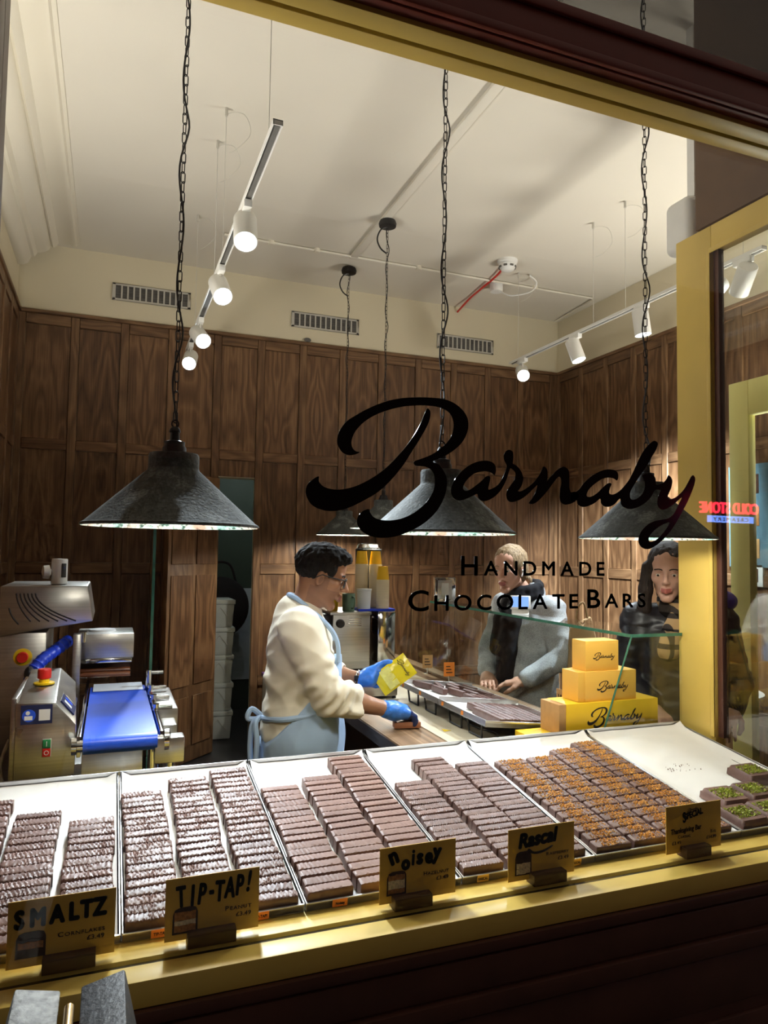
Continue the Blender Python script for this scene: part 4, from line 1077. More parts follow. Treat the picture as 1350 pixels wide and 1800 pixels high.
cup_stack(1.60, 4.17, TOPZ + .0125, 17, 'near stack of paper cups with one yellow cup on top', True)
cup_stack(1.585, 4.265, TOPZ + .0125, 26, 'tall stack of paper cups with a yellow cup on top', True)
cup_stack(1.495, 4.275, TOPZ + .0125, 26, 'left tall stack of paper cups with a yellow cup on top', True)
t = thing('plastic_jar', 'frosted clear jar standing between the green mug and the cups', 'jar', (1.475, 4.165, TOPZ + .0122))
MB().lathe([(.040, 0), (.045, .11), (.047, .112), (.047, .122), (.002, .124)], 24).build('body', CLEARP, t)
t = thing('coffee_grinder', 'coffee grinder with a dark bean hopper behind the cups', 'coffee grinder', (1.62, 4.50, CT), R(-15))
MB().box(-.07, .07, -.09, .09, 0, .48).build('body', BLKP, t, bevel=.01)
MB().lathe([(.05, .48), (.085, .62), (.09, .73), (.085, .735), (.002, .735)], 24).build('hopper', BLKP, t)
MB().lathe([(.075, .735), (.08, .742), (.07, .765), (.01, .775)], 24).build('lid', CHROME, t)
b = crumbs('coffee_beans', 90, .07, .075, .0, DARKC, 3, .006, .004); o = link('coffee_beans', b, t, (0, 0, .737)); o['kind'] = 'stuff'
# sideboard near the back wall that carries the rear lamps' light; storage in the store room
for k in range(5):
    t = thing('storage_box', ['bottom', 'second from the bottom', 'middle', 'second from the top', 'topmost'][k] + ' pale grey lidded storage box of the stack in the doorway', 'storage box', (.78, 6.22, .004 + k * .236), R(rc.uniform(-3, 3)), 'storage boxes in the doorway')
    m = MB(); m.add([(0.012, .012, 0), (.228, .012, 0), (.228, .30, 0), (.012, .30, 0), (0, 0, .195), (.24, 0, .195), (.24, .31, .195), (0, .31, .195)], [(0, 3, 2, 1), (4, 5, 6, 7), (0, 1, 5, 4), (1, 2, 6, 5), (2, 3, 7, 6), (3, 0, 4, 7)])
    m.build('tub', BINP, t, bevel=.006)
    MB().box(-.008, .248, -.008, .318, .195, .2345).build('lid', BINP, t, bevel=.006)
    MB().tube([(.05, -.003, .08), (.12, -.003, .17), (.19, -.003, .08)], .0025, 6).build('handle', VENTG, t)
t = thing('black_bag', 'round black bag hanging behind the storage boxes', 'bag', (1.02, 7.10, .85))
MB().sphere((0, 0, .20), .30, 28, 18, (.95, .45, 1.0)).build('body', COATB, t)
MB().tube(catmull([(-.15, 0, .45), (-.08, 0, .62), (.08, 0, .62), (.15, 0, .45)], 6, False), .012, 8).build('strap', COATB, t)
t = thing('purple_tub', 'grey tub with a purple lid behind the man by the back wall', 'tub', (1.18, 5.45, 0))
MB().box(0, .22, 0, .3, 0, .60).build('body', BINP, t, bevel=.01); MB().box(-.008, .228, -.008, .308, .60, .635).build('lid', plain('purple_plastic', srgb(120, 80, 160), .4), t, bevel=.006)
# glass screen behind the machine
t = thing('glass_screen', 'upright green edged glass screen behind the steel machine', 'glass screen', (.197, 3.55, 0))
MB().box(-.006, .006, 0, .55, .02, 1.86).build('pane', CGLASS, t); MB().box(-.0065, .0065, -.006, 0, .02, 1.86).build('edge', GEDGE, t); MB().box(-.04, .04, -.0, .55, 0, .02).build('foot_rail', STEEL, t)
# things seen beyond the side window
t = thing('menu_board', 'pale blue menu board with food pictures on the right wall', 'menu board', (XR - .026, 3.30, 1.55), -PI / 2)
MB().box(-.5, .55, 0, .02, 0, .70).build('board', plain('menu_blue', srgb(84, 116, 130), .8), t)
for i in range(4):
    for j in range(3): MB().box(-.40 + i * .24, -.40 + i * .24 + .15, -.004, 0, .06 + j * .22, .06 + j * .22 + .13).build('picture', [KRAFT, NUTC, DARKC][(i + j) % 3], t, bevel=.002)
t = thing('round_table', 'small white table beyond the glass at the right', 'table', (3.62, 3.55, 0))
MB().lathe([(.001, .74), (.30, .74), (.31, .75), (.31, .765), (.30, .77), (.001, .77)], 40).build('tabletop', WHITEM, t); MB().cyl((0, 0, .02), (0, 0, .74), .03).build('column', BLACKM, t); MB().lathe([(.2, 0), (.2, .012), (.03, .03)], 32).build('foot', BLACKM, t)
t = thing('picture_frame', 'small white framed picture on the right wall', 'picture', (XR - .026, 3.62, 1.42), -PI / 2)
MB().box(-.09, .09, 0, .02, 0, .15).build('frame', WHITEM, t, bevel=.004); MB().box(-.055, .055, -.003, 0, .03, .12).build('picture', DARKC, t)

# ================================================================== street side
t = thing('a_board', 'weathered black folding pavement sign with a brass hinge in the foreground', 'pavement sign', (-.028, .42, 0))
ABL = plain('weathered_black_wood', srgb(58, 60, 64), .55, var=.5, nscale=60, bump=.5, bscale=120)
ABL_LIT = plain('streetlit_black_wood', srgb(150, 150, 148), .6, var=.45, nscale=70, bump=.5, bscale=120)  # left leaf coloured lighter to stand in for street light falling on it
for sgn, nm in ((-1, 'left'), (1, 'right')):
    T = Matrix.Rotation(sgn * R(-13), 4, 'Y')
    f = bpy.data.objects.new('leaf', None); COL.objects.link(f); f.parent = t; f.location = (sgn * .012, 0, 1.045); f.rotation_euler = (0, sgn * R(-13), 0)
    x0, x1 = (0.0, .055) if sgn > 0 else (-.055, 0)
    for nm2, y0, y1, z0, z1 in (('top_rail', 0, .62, -.09, 0), ('upright', 0, .05, -1.05, -.09), ('upright', .57, .62, -1.05, -.09), ('bottom_rail', .05, .57, -.9, -.82)):
        MB().box(x0, x1, y0, y1, z0, z1).build(nm2, ABL if sgn > 0 else ABL_LIT, f, bevel=.003)
    MB().box((x0 + x1) / 2 - .006, (x0 + x1) / 2 + .006, .05, .57, -.82, -.09).build('board', BLKP, f)
for yy in (.10, .50): MB().cyl((0, yy, 1.046), (0, yy + .075, 1.046), .006).build('hinge', plain('brass', srgb(200, 170, 120), .3, 1.0), t)
# lit ice cream shop sign across the street (seen as a reflection in the glass)
t = thing('street_sign', 'red lit shop sign with a blue strip across the street, reflected in the window', 'sign', (11.15, -7.55, 2.43), PI)
RED = emissive('red_neon', (1, .02, .05, 1), 16.0); BLU = emissive('blue_neon', (.16, .32, 1, 1), 9.0)
me = text_mesh('lettering', 'COLD STONE', .30, RED, .005, .01, .80, 0, 'CENTER'); link('lettering', me, t, (0, -.02, .02), UPRIGHT)
MB().box(-.62, .55, -.02, 0, -.16, -.03).build('blue_strip', BLU, t, bevel=.008)
link('lettering', text_mesh('lettering', 'CREAMERY', .10, INK, .001, .004, 1.5, 0, 'CENTER', 1.3), t, (-.03, -.026, -.13), UPRIGHT)
MB().box(-.9, .9, .0, .04, -.25, .35).build('backboard', BLKP, t); MB().box(-.05, .05, .04, .42, -.1, .1).build('bracket', BLKP, t)
# ================================================================== chocolate enrobing machine
t = thing('enrobing_machine', 'stainless steel chocolate enrobing machine with a blue conveyor belt', 'machine', (0, 0, 0))
XZ = Matrix(((1, 0, 0, 0), (0, 0, -1, 0), (0, 1, 0, 0), (0, 0, 0, 1)))      # (x,z,depth) -> world, depth along -Y
YZX = Matrix(((0, 0, 1, 0), (1, 0, 0, 0), (0, 1, 0, 0), (0, 0, 0, 1)))      # (y,z,x) -> world
# hood on the column
hood = MB().prism([(-.395, 1.262), (-.395, 1.462), (-.078, 1.462), (-.054, 1.318)], -3.56, -3.15, XZ).build('hood', STEEL, t, bevel=.006)
for k in range(7):
    pts = []
    for q in range(9):
        a = q / 8
        x0 = -.352 + k * .0135 if k else -.362
        z0 = 1.432 if k else 1.375
        ln = .112 if k else .065
        pts.append((x0 + (.012 + .016 * k * .55) * a * a * 2.2 + .010 * a, 3.1495, z0 - ln * a))
    MB().tube(pts, .0032, 6).build('vent_slot', BLKP, hood)
MB().box(-.40, -.225, 3.17, 3.56, .70, 1.275).build('column', STEEL, t, bevel=.006)
MB().box(-.42, .02, 3.18, 3.70, .10, .72).build('cabinet', STEEL, t, bevel=.006)
for p in ((-.38, 3.22), (-.02, 3.22), (-.38, 3.65), (-.02, 3.65)): MB().cyl((p[0], p[1], 0), (p[0], p[1], .11), .02).build('foot', BLKP, t)
def disc(c, r, h, mat, name, par, axis='Y', n=28):
    T = Matrix.Translation(c) @ (Matrix.Rotation(PI / 2, 4, 'X') if axis == 'Y' else Matrix.Identity(4))
    return MB().lathe([(r, 0), (r, h * .8), (r * .9, h)], n, T).build(name, mat, par)
e = disc((-.308, 3.168, 1.180), .034, .004, YELP, 'emergency_stop', t); disc((-.308, 3.164, 1.180), .021, .022, REDP, 'button', e)
# hose
pts = catmull([(-.275, 3.12, 1.075), (-.268, 3.11, 1.12), (-.24, 3.13, 1.165), (-.19, 3.20, 1.20), (-.148, 3.27, 1.228)], 10, False)
MB().tube(pts, .024, 14, rs=[.024 + .0025 * math.sin(k * 2.2) for k in range(len(pts))]).build('blue_hose', BLUEH, t)
MB().tube([(-.285, 3.03, .92), (-.272, 3.03, 1.11)], .007).build('lever', CHROME, t); MB().sphere((-.27, 3.03, 1.135), .019, 16, 12, (1, 1, 1.5)).build('lever_knob', BLKP, t)
# tank and coating head at the rear of the belt
MB().box(-.128, -.098, 3.18, 3.24, .80, 1.262).build('post', STEEL, t, bevel=.004)
MB().box(-.118, .112, 3.32, 3.56, 1.140, 1.246).build('tank', STEEL, t, bevel=.004)
MB().box(-.112, .106, 3.312, 3.325, 1.122, 1.140).build('tank_lip', CHROME, t, bevel=.003)
MB().lathe([(.002, .012), (.055, .008), (.06, 0)], 24, c=(-.02, 3.44, 1.246)).build('tank_cover', CLEARP, t)
CH2 = plain('liquid_chocolate', srgb(112, 62, 36), .18, var=.15)
MB().box(-.105, .100, 3.34, 3.54, 1.06, 1.075).build('chocolate_bath', CH2, t); MB().box(-.108, .103, 3.50, 3.52, 1.03, 1.14).build('chocolate_curtain', DARKC, t)
for zz, yy in ((1.088, 3.33), (1.075, 3.30)): MB().cyl((-.105, yy, zz), (.100, yy, zz), .011, n=14).build('coating_roller', CH2, t)
MB().cyl((-.09, 3.26, 1.22), (-.09, 3.26, 1.262), .012).build('spring_pin', CHROME, t)
# conveyor belt
y0, y1, z0, z1 = 2.36, 3.26, 1.045, 1.030
m = MB(); prof = []
n = 10; rr = .026
for q in range(n + 1):
    a = PI * 1.5 - PI * q / n
    prof.append((y0 + rr * math.cos(a - PI * 0) , z0 - rr + rr * math.sin(a)))
prof = [(y1, z1 - 2 * rr)] + [(y0 + rr * math.cos(-PI / 2 - PI * q / n), z0 - rr + rr * math.sin(-PI / 2 - PI * q / n)) for q in range(n + 1)] + [(y1, z1)]
vs_ = [(-.056, y, z) for y, z in prof] + [(.158, y, z) for y, z in prof]; k = len(prof)
m.add(vs_, [(i, i + 1, k + i + 1, k + i) for i in range(k - 1)] + [tuple(range(k)), tuple(range(2 * k - 1, k - 1, -1))])
belt = m.build('conveyor_belt', BLUEB, t)
MB().add([(-.045, 3.14, 1.034), (.148, 3.14, 1.034), (.148, 3.30, 1.036), (-.045, 3.30, 1.036), (-.045, 3.14, 1.0345), (.148, 3.14, 1.0345), (.148, 3.30, 1.0365), (-.045, 3.30, 1.0365)], [(0, 3, 2, 1), (4, 5, 6, 7), (0, 1, 5, 4), (1, 2, 6, 5), (2, 3, 7, 6), (3, 0, 4, 7)]).build('paper_sheet', WHITEB, t)
MB().cyl((-.073, y0, z0 - rr), (.176, y0, z0 - rr), .018).build('front_roller', CHROME, t)
for x0, x1 in ((-.074, -.062), (.164, .178)):
    MB().box(x0, x1, 2.36, 3.34, .985, 1.048).build('side_rail', CHROME, t, bevel=.003)
MB().lathe([(.034, 0), (.034, .014), (.02, .02)], 20, Matrix.Translation((.178, 2.36, 1.02)) @ Matrix.Rotation(PI / 2, 4, 'Y')).build('roller_hub', CHROME, t)
MB().lathe([(.026, 0), (.026, .014)], 20, Matrix.Translation((-.074, 2.36, 1.02)) @ Matrix.Rotation(-PI / 2, 4, 'Y')).build('roller_hub', CHROME, t)
MB().box(.15, .24, 2.34, 2.40, .95, 1.03).build('hub_bracket', STEEL, t, bevel=.006)
for yy, zz in ((3.20, 1.09), (3.02, 1.06), (2.85, 1.055), (2.70, 1.05)): MB().cyl((.160, yy, zz), (.230, yy, zz), .008).build('guide_pin', CHROME, t); MB().cyl((.172, yy, .99), (.172, yy, zz + .012), .012).build('guide_post', CHROME, t)
MB().box(.178, .25, 2.70, 3.10, .86, 1.045).build('motor_box', STEEL, t, bevel=.006)
MB().box(.186, .235, 2.55, 2.66, .86, 1.02).build('gear_box', STEEL, t, bevel=.006)
MB().box(-.060, .118, 2.395, 2.41, .66, 1.00).build('front_plate', STEEL, t, bevel=.003)
for x in (.148, .205): MB().cyl((x, 2.45, .02), (x, 2.45, 1.0), .013).build('leg', CHROME, t)
for x in (-.05, .205): MB().cyl((x, 3.10, .02), (x, 3.10, 1.0), .013).build('leg', CHROME, t)
MB().cyl((.125, 2.44, .90), (.225, 2.44, .90), .011).build('leg_bar', CHROME, t)
# control box in front of the column
cb = MB(); cb.prism([(2.40, .905), (2.40, 1.148), (2.80, 1.186), (2.80, .905)], -.246, -.140, YZX)
cb = MB()
fr = [(-.246, .912), (-.246, 1.149), (-.138, 1.146), (-.078, 1.075), (-.078, .925)]
bk = [(-.246, .912), (-.246, 1.182), (-.150, 1.182), (-.100, 1.130), (-.100, .925)]
cb.add([(x, 2.40, z) for x, z in fr] + [(x, 2.84, z) for x, z in bk], [(4, 3, 2, 1, 0), (5, 6, 7, 8, 9)] + [(i, (i + 1) % 5, 5 + (i + 1) % 5, 5 + i) for i in range(5)])
box_ = cb.build('control_box', STEEL, t, bevel=.004)
MB().box(-.262, -.246, 2.42, 2.82, .90, 1.16).build('side_cover', STEEL, t, bevel=.003)
e = disc((-.188, 2.62, 1.166), .032, .006, YELP, 'emergency_stop', t, 'Z'); disc((-.188, 2.62, 1.172), .016, .014, YELP, 'collar', e, 'Z'); disc((-.188, 2.62, 1.185), .021, .030, REDP, 'button', e, 'Z')
p = MB().box(-.232, -.146, 2.3985, 2.400, 1.085, 1.142).build('instruction_label', NAVYP, t)
MB().lathe([(.0185, 0), (.0185, .0006)], 24, Matrix.Translation((-.210, 2.3984, 1.111)) @ Matrix.Rotation(PI / 2, 4, 'X')).build('pictogram', BLUEB, p)
MB().lathe([(.006, 0), (.006, .0006)], 16, Matrix.Translation((-.213, 2.3976, 1.119)) @ Matrix.Rotation(PI / 2, 4, 'X')).build('pictogram', PLAST, p)
MB().box(-.222, -.200, 2.3970, 2.3976, 1.098, 1.110).build('pictogram', PLAST, p)
MB().box(-.183, -.152, 2.3976, 2.3984, 1.095, 1.128).build('blank_square', PLAST, p)
s = MB().box(-.171, -.145, 2.395, 2.400, .985, 1.040).build('start_stop_switch', VENTG, t, bevel=.002, seg=3)
MB().box(-.169, -.147, 2.392, 2.396, 1.013, 1.038).build('start_button', GREENP, s, bevel=.0015); MB().box(-.169, -.147, 2.392, 2.396, .987, 1.011).build('stop_button', REDP, s, bevel=.0015)
MB().box(-.159, -.157, 2.3912, 2.3922, 1.018, 1.033).build('mark', PLAST, s)
MB().tube([(-.158 + .006 * math.cos(a), 2.3918, .999 + .006 * math.sin(a)) for a in [2 * PI * k / 16 for k in range(16)]], .0011, 5, True).build('mark', PLAST, s)
T = Matrix.Translation((-.108, 2.60, 1.1165)) @ Matrix.Rotation(R(50), 4, 'Y')
MB().box(-.030, .030, -.15, .10, -.001, .003, T).build('touch_panel', NAVYP, t)
for q in range(4): MB().box(-.018, .014, -.12 + q * .045, -.095 + q * .045, .003, .0036, T).build('panel_print', [PLAST, BLUEB, PLAST, BLUEB][q], t)
MB().box(-.24, -.09, 2.50, 2.74, .70, .912).build('pedestal', STEEL, t); 
for x in (-.22, -.11): MB().cyl((x, 2.62, 0), (x, 2.62, .71), .02).build('leg', CHROME, t)
MB().tube(catmull([(-.27, 2.5, 1.02), (-.29, 2.48, .95), (-.28, 2.46, .88), (-.30, 2.5, .80)], 5, False), .006).build('cable', VENTG, t)
# security camera on the hood
t = thing('security_camera', 'white cylindrical security camera on top of the steel machine', 'camera', (-.192, 3.24, 1.4622), R(14))
MB().lathe([(.026, 0), (.031, .003), (.031, .102), (.029, .106), (.002, .107)], 32).build('body', PLAST, t)
T = Matrix.Rotation(R(22), 4, 'Z')
MB().box(-.010, .010, -.0325, -.020, .030, .088, T).build('lens_window', BLKP, t, bevel=.002)
MB().lathe([(.006, 0), (.006, .002)], 16, T @ Matrix.Translation((0, -.0325, .070)) @ Matrix.Rotation(PI / 2, 4, 'X')).build('lens', NAVYP, t)
MB().lathe([(.010, .02), (.012, .034), (.028, .040), (.026, .062), (.002, .068)], 24, Matrix.Translation((0, 0, .052)) @ Matrix.Rotation(R(-90), 4, 'Y')).build('mount', PLAST, t)
# ================================================================== people: sculpted as distance fields, meshed once
class Sculpt:
    def __init__(s, lo, hi, h):
        s.h = h; s.lo = np.array(lo, float)
        s.n = tuple(int(math.ceil((b - a) / h)) + 1 for a, b in zip(lo, hi))
        s.d = np.full(s.n, .2, np.float32)
        s.ax = [np.arange(k, dtype=np.float32) * h + a for k, a in zip(s.n, lo)]
    def _sl(s, lo, hi):
        sl = []
        for k in range(3):
            a = int(max(0, math.floor((lo[k] - s.lo[k]) / s.h))); b = int(min(s.n[k], math.ceil((hi[k] - s.lo[k]) / s.h) + 1))
            if b <= a: return None, None
            sl.append(slice(a, b))
        P = np.meshgrid(*[s.ax[k][sl[k]] for k in range(3)], indexing='ij', sparse=True)
        return tuple(sl), P
    def _put(s, sl, v, k, op):
        d = s.d[sl]
        if op == 'sub':
            hh = np.maximum(k - np.abs(d + v), 0) / max(k, 1e-6)
            s.d[sl] = np.maximum(d, -v) + hh * hh * k * .25
        elif op == 'and':
            s.d[sl] = np.maximum(d, v)
        else:
            hh = np.maximum(k - np.abs(d - v), 0) / max(k, 1e-6)
            s.d[sl] = np.minimum(d, v) - hh * hh * k * .25
    def cone(s, p, q, r1, r2=None, k=.012, op='add'):
        r2 = r1 if r2 is None else r2
        p = np.array(p, float); q = np.array(q, float); m = max(r1, r2) + k + .03
        sl, P = s._sl(np.minimum(p, q) - m, np.maximum(p, q) + m)
        if sl is None: return s
        e = q - p; L2 = max(float(e @ e), 1e-9)
        X = [P[i] - p[i] for i in range(3)]
        t = np.clip((X[0] * e[0] + X[1] * e[1] + X[2] * e[2]) / L2, 0, 1)
        dd = np.sqrt((X[0] - t * e[0]) ** 2 + (X[1] - t * e[1]) ** 2 + (X[2] - t * e[2]) ** 2) - (r1 + (r2 - r1) * t)
        s._put(sl, dd.astype(np.float32), k, op); return s
    def ell(s, c, r, M=None, k=.012, op='add'):
        c = np.array(c, float); m = max(r) + k + .03
        sl, P = s._sl(c - m, c + m)
        if sl is None: return s
        X = [P[i] - c[i] for i in range(3)]
        if M is not None:
            M = np.array(M); X = [M[0, i] * X[0] + M[1, i] * X[1] + M[2, i] * X[2] for i in range(3)]
        k0 = np.sqrt(sum((X[i] / r[i]) ** 2 for i in range(3))); k1 = np.sqrt(sum((X[i] / r[i] ** 2) ** 2 for i in range(3)))
        dd = k0 * (k0 - 1) / np.maximum(k1, 1e-6)
        s._put(sl, np.broadcast_to(dd, s.d[sl].shape).astype(np.float32), k, op); return s
    def chain(s, pts, rs, k=.01):
        for i in range(len(pts) - 1): s.cone(pts[i], pts[i + 1], rs[i], rs[i + 1], k)
        return s
    def half(s, p, n):
        """keep the side the normal n points away from"""
        n = np.array(n, float); n /= np.linalg.norm(n)
        v = (s.ax[0][:, None, None] - p[0]) * n[0] + (s.ax[1][None, :, None] - p[1]) * n[1] + (s.ax[2][None, None, :] - p[2]) * n[2]
        s.d = np.maximum(s.d, v.astype(np.float32)); return s
    def wrinkle(s, amp, freq, seed, aniso=(1, 1, 1), waves=7):
        """soft cloth folds"""
        rnd = np.random.RandomState(seed); X = [s.ax[0][:, None, None], s.ax[1][None, :, None], s.ax[2][None, None, :]]
        v = np.zeros(s.n, np.float32)
        for _ in range(waves):
            w = rnd.normal(size=3) * freq * np.array(aniso); ph = rnd.rand() * 6.28
            w2 = rnd.normal(size=3) * freq * .5; ph2 = rnd.rand() * 6.28
            arg = w[0] * X[0] + w[1] * X[1] + w[2] * X[2] + ph + 1.2 * np.sin(w2[0] * X[0] + w2[1] * X[1] + w2[2] * X[2] + ph2)
            v += (1 - np.abs(np.sin(arg * .5))).astype(np.float32)
        s.d = s.d - amp * (v / waves - .36); return s
    def rings(s, p, q, rad, amp, n, seed):
        """scrunched sleeve: folds that run round a limb"""
        p = np.array(p, float); q = np.array(q, float)
        sl, P = s._sl(np.minimum(p, q) - rad * 1.5, np.maximum(p, q) + rad * 1.5)
        e = q - p; L2 = float(e @ e); B = basis(e, (0, 0, 1)); X = [P[i] - p[i] for i in range(3)]
        t = (X[0] * e[0] + X[1] * e[1] + X[2] * e[2]) / L2
        a = np.arctan2(X[0] * B[0, 1] + X[1] * B[1, 1] + X[2] * B[2, 1], X[0] * B[0, 2] + X[1] * B[1, 2] + X[2] * B[2, 2])
        w = np.clip(t * 4, 0, 1) * np.clip((1 - t) * 4, 0, 1)
        v = np.sin(2 * PI * n * t + 1.5 * np.sin(a * 1.0 + seed) + .8 * np.sin(2 * a + seed * 2.3)) * (.6 + .4 * np.sin(3 * a + seed))
        s.d[sl] -= (amp * w * v).astype(np.float32); return s
    def mesh(s, name, mats, base=(0, 0, 0), pick=None, smooth=1):
        d = s.d; n = s.n; S = d < 0
        cnt = np.zeros(tuple(k - 1 for k in n), np.int8)
        offs = [(a, b, c) for a in (0, 1) for b in (0, 1) for c in (0, 1)]
        for a, b, c in offs: cnt += S[a:n[0] - 1 + a, b:n[1] - 1 + b, c:n[2] - 1 + c]
        act = (cnt > 0) & (cnt < 8)
        ai = np.argwhere(act); idx = np.full(act.shape, -1, np.int64); idx[act] = np.arange(len(ai))
        pos = np.zeros((len(ai), 3)); num = np.zeros(len(ai))
        val = {o: d[ai[:, 0] + o[0], ai[:, 1] + o[1], ai[:, 2] + o[2]] for o in offs}
        for o in offs:
            for k in range(3):
                if o[k]: continue
                q = list(o); q[k] = 1; q = tuple(q); va, vb = val[o], val[q]
                msk = (va < 0) != (vb < 0)
                t = np.where(msk, va / np.where(msk, va - vb, 1), 0)
                pt = np.array(o, float)[None, :].repeat(len(ai), 0); pt[:, k] = t
                pos += pt * msk[:, None]; num += msk
        V = s.lo + s.h * (ai + pos / num[:, None])
        F = []
        for k in range(3):
            a, b = (k + 1) % 3, (k + 2) % 3
            i0 = [slice(None)] * 3; i1 = [slice(None)] * 3; i0[k] = slice(0, -1); i1[k] = slice(1, None)
            ch = S[tuple(i0)] != S[tuple(i1)]
            g = np.argwhere(ch); ok = (g[:, a] > 0) & (g[:, b] > 0) & (g[:, a] < n[a] - 1) & (g[:, b] < n[b] - 1); g = g[ok]
            inside = S[g[:, 0], g[:, 1], g[:, 2]]
            def cell(da, db):
                q = g.copy(); q[:, a] += da; q[:, b] += db; return idx[q[:, 0], q[:, 1], q[:, 2]]
            quad = np.stack([cell(-1, -1), cell(0, -1), cell(0, 0), cell(-1, 0)], 1)
            quad[~inside] = quad[~inside][:, ::-1]; F.append(quad)
        F = np.concatenate(F); F = F[(F >= 0).all(1)]
        for _ in range(smooth):            # light relaxation
            acc = np.zeros_like(V); w = np.zeros(len(V))
            for i in range(4):
                j = (i + 1) % 4
                np.add.at(acc, F[:, i], V[F[:, j]]); np.add.at(w, F[:, i], 1); np.add.at(acc, F[:, j], V[F[:, i]]); np.add.at(w, F[:, j], 1)
            V = V * .5 + .5 * acc / np.maximum(w, 1)[:, None]
        me = bpy.data.meshes.new(name)
        me.from_pydata((V - np.array(base)).tolist(), [], F.tolist())
        for m in (mats if isinstance(mats, (list, tuple)) else [mats]): me.materials.append(m)
        if pick is not None:
            cen = V[F].mean(1); me.polygons.foreach_set('material_index', pick(cen).astype(np.int32))
        me.shade_smooth()
        return me

def frame(c, yaw_, pitch_=0, roll_=0, s=1.0):
    """local head/hand frame: x forward, y left, z up"""
    Rm = Matrix.Rotation(yaw_, 3, 'Z') @ Matrix.Rotation(pitch_, 3, 'Y') @ Matrix.Rotation(roll_, 3, 'X')
    Rn = np.array(Rm); c = np.array(c, float)
    return (lambda p: c + s * (Rn @ np.array(p, float))), Rn
def add_head(sd, c, yaw_, pitch_, roll_=0, s=1.0, fem=False, neck=None):
    f, Rn = frame(c, yaw_, pitch_, roll_, s)
    E = lambda p, r, k=.014, op='add': sd.ell(f(p), [x * s for x in r], Rn, k, op)
    C = lambda p, q, a, b=None, k=.012, op='add': sd.cone(f(p), f(q), a * s, (a if b is None else b) * s, k, op)
    E((-.014, 0, .034), (.097, .075, .084)); E((.028, 0, -.030), (.062, .058 if not fem else .055, .082), .02)
    E((.036, 0, .050), (.052, .060, .050), .02)
    jw = .046 if not fem else .040
    for sg in (-1, 1):
        C((.002, sg * jw, -.066), (.066, sg * .012, -.108), .020, .016, .02)
        E((.050, sg * .042, -.020), (.026, .022, .022), .02)
        C((.083, sg * .014, .022), (.074, sg * .044, .020), .0085 if not fem else .006, None, .012)
        E((-.004, sg * .076, -.010), (.017, .007, .030), .006)
        E((.004, sg * .083, -.008), (.008, .006, .014), .004, 'sub')
    C((.070, -.006, -.108), (.070, .006, -.108), .016, None, .014)
    nl = .114 if not fem else .110
    C((.089, 0, .014), (nl - .002, 0, -.026), .0075, .0105, .012)
    E((nl - .002, 0, -.031), (.0115, .0105, .0095), .008)
    for sg in (-1, 1):
        E((.099, sg * .0115, -.035), (.009, .0075, .0075), .006)
        E((.093, sg * .032, .000), (.014, .016, .011), .010, 'sub')
        C((.0845, sg * .019, .0035), (.0870, sg * .033, .0075), .0042, .0048, .004); C((.0870, sg * .033, .0075), (.0775, sg * .047, .0020), .0048, .0042, .004)
        C((.0830, sg * .020, -.0080), (.0790, sg * .045, -.0070), .0042, .0042, .005)
    C((.088, -.020, -.066), (.097, 0, -.062), .0062, .0078, .008); C((.088, .020, -.066), (.097, 0, -.062), .0062, .0078, .008)
    C((.087, -.017, -.073), (.095, 0, -.075), .0070, .0088, .008); C((.087, .017, -.073), (.095, 0, -.075), .0070, .0088, .008)
    C((.096, -.019, -.0685), (.106, 0, -.0685), .0016, .0016, .003, 'sub'); C((.096, .019, -.0685), (.106, 0, -.0685), .0016, .0016, .003, 'sub')
    if neck is not None:
        nr = .056 if not fem else .046
        sd.cone(f((-.026, 0, -.055)), neck, nr * s, nr * 1.06 * s, .03)
    return f, Rn
def eyes(par, f, s, base, iris):
    for sg in (-1, 1):
        c = f((.0755, sg * .032, -.001)); m = MB(); m.sphere(tuple(np.array(c) - base), .0122 * s, 16, 12); e = m.build('eye', EYEW, par)
        c2 = f((.0820, sg * .0325, -.003)); MB().sphere(tuple(np.array(c2) - base), .0068 * s, 12, 8).build('iris', iris, e)
def brow(par, f, base, mat, th=.0032):
    for sg in (-1, 1):
        pts = catmull([f((.0885, sg * .012, .019)), f((.090, sg * .028, .0245)), f((.078, sg * .048, .020))], 5, False)
        MB().tube([tuple(np.array(p) - base) for p in pts], th, 6).build('eyebrow', mat, par)
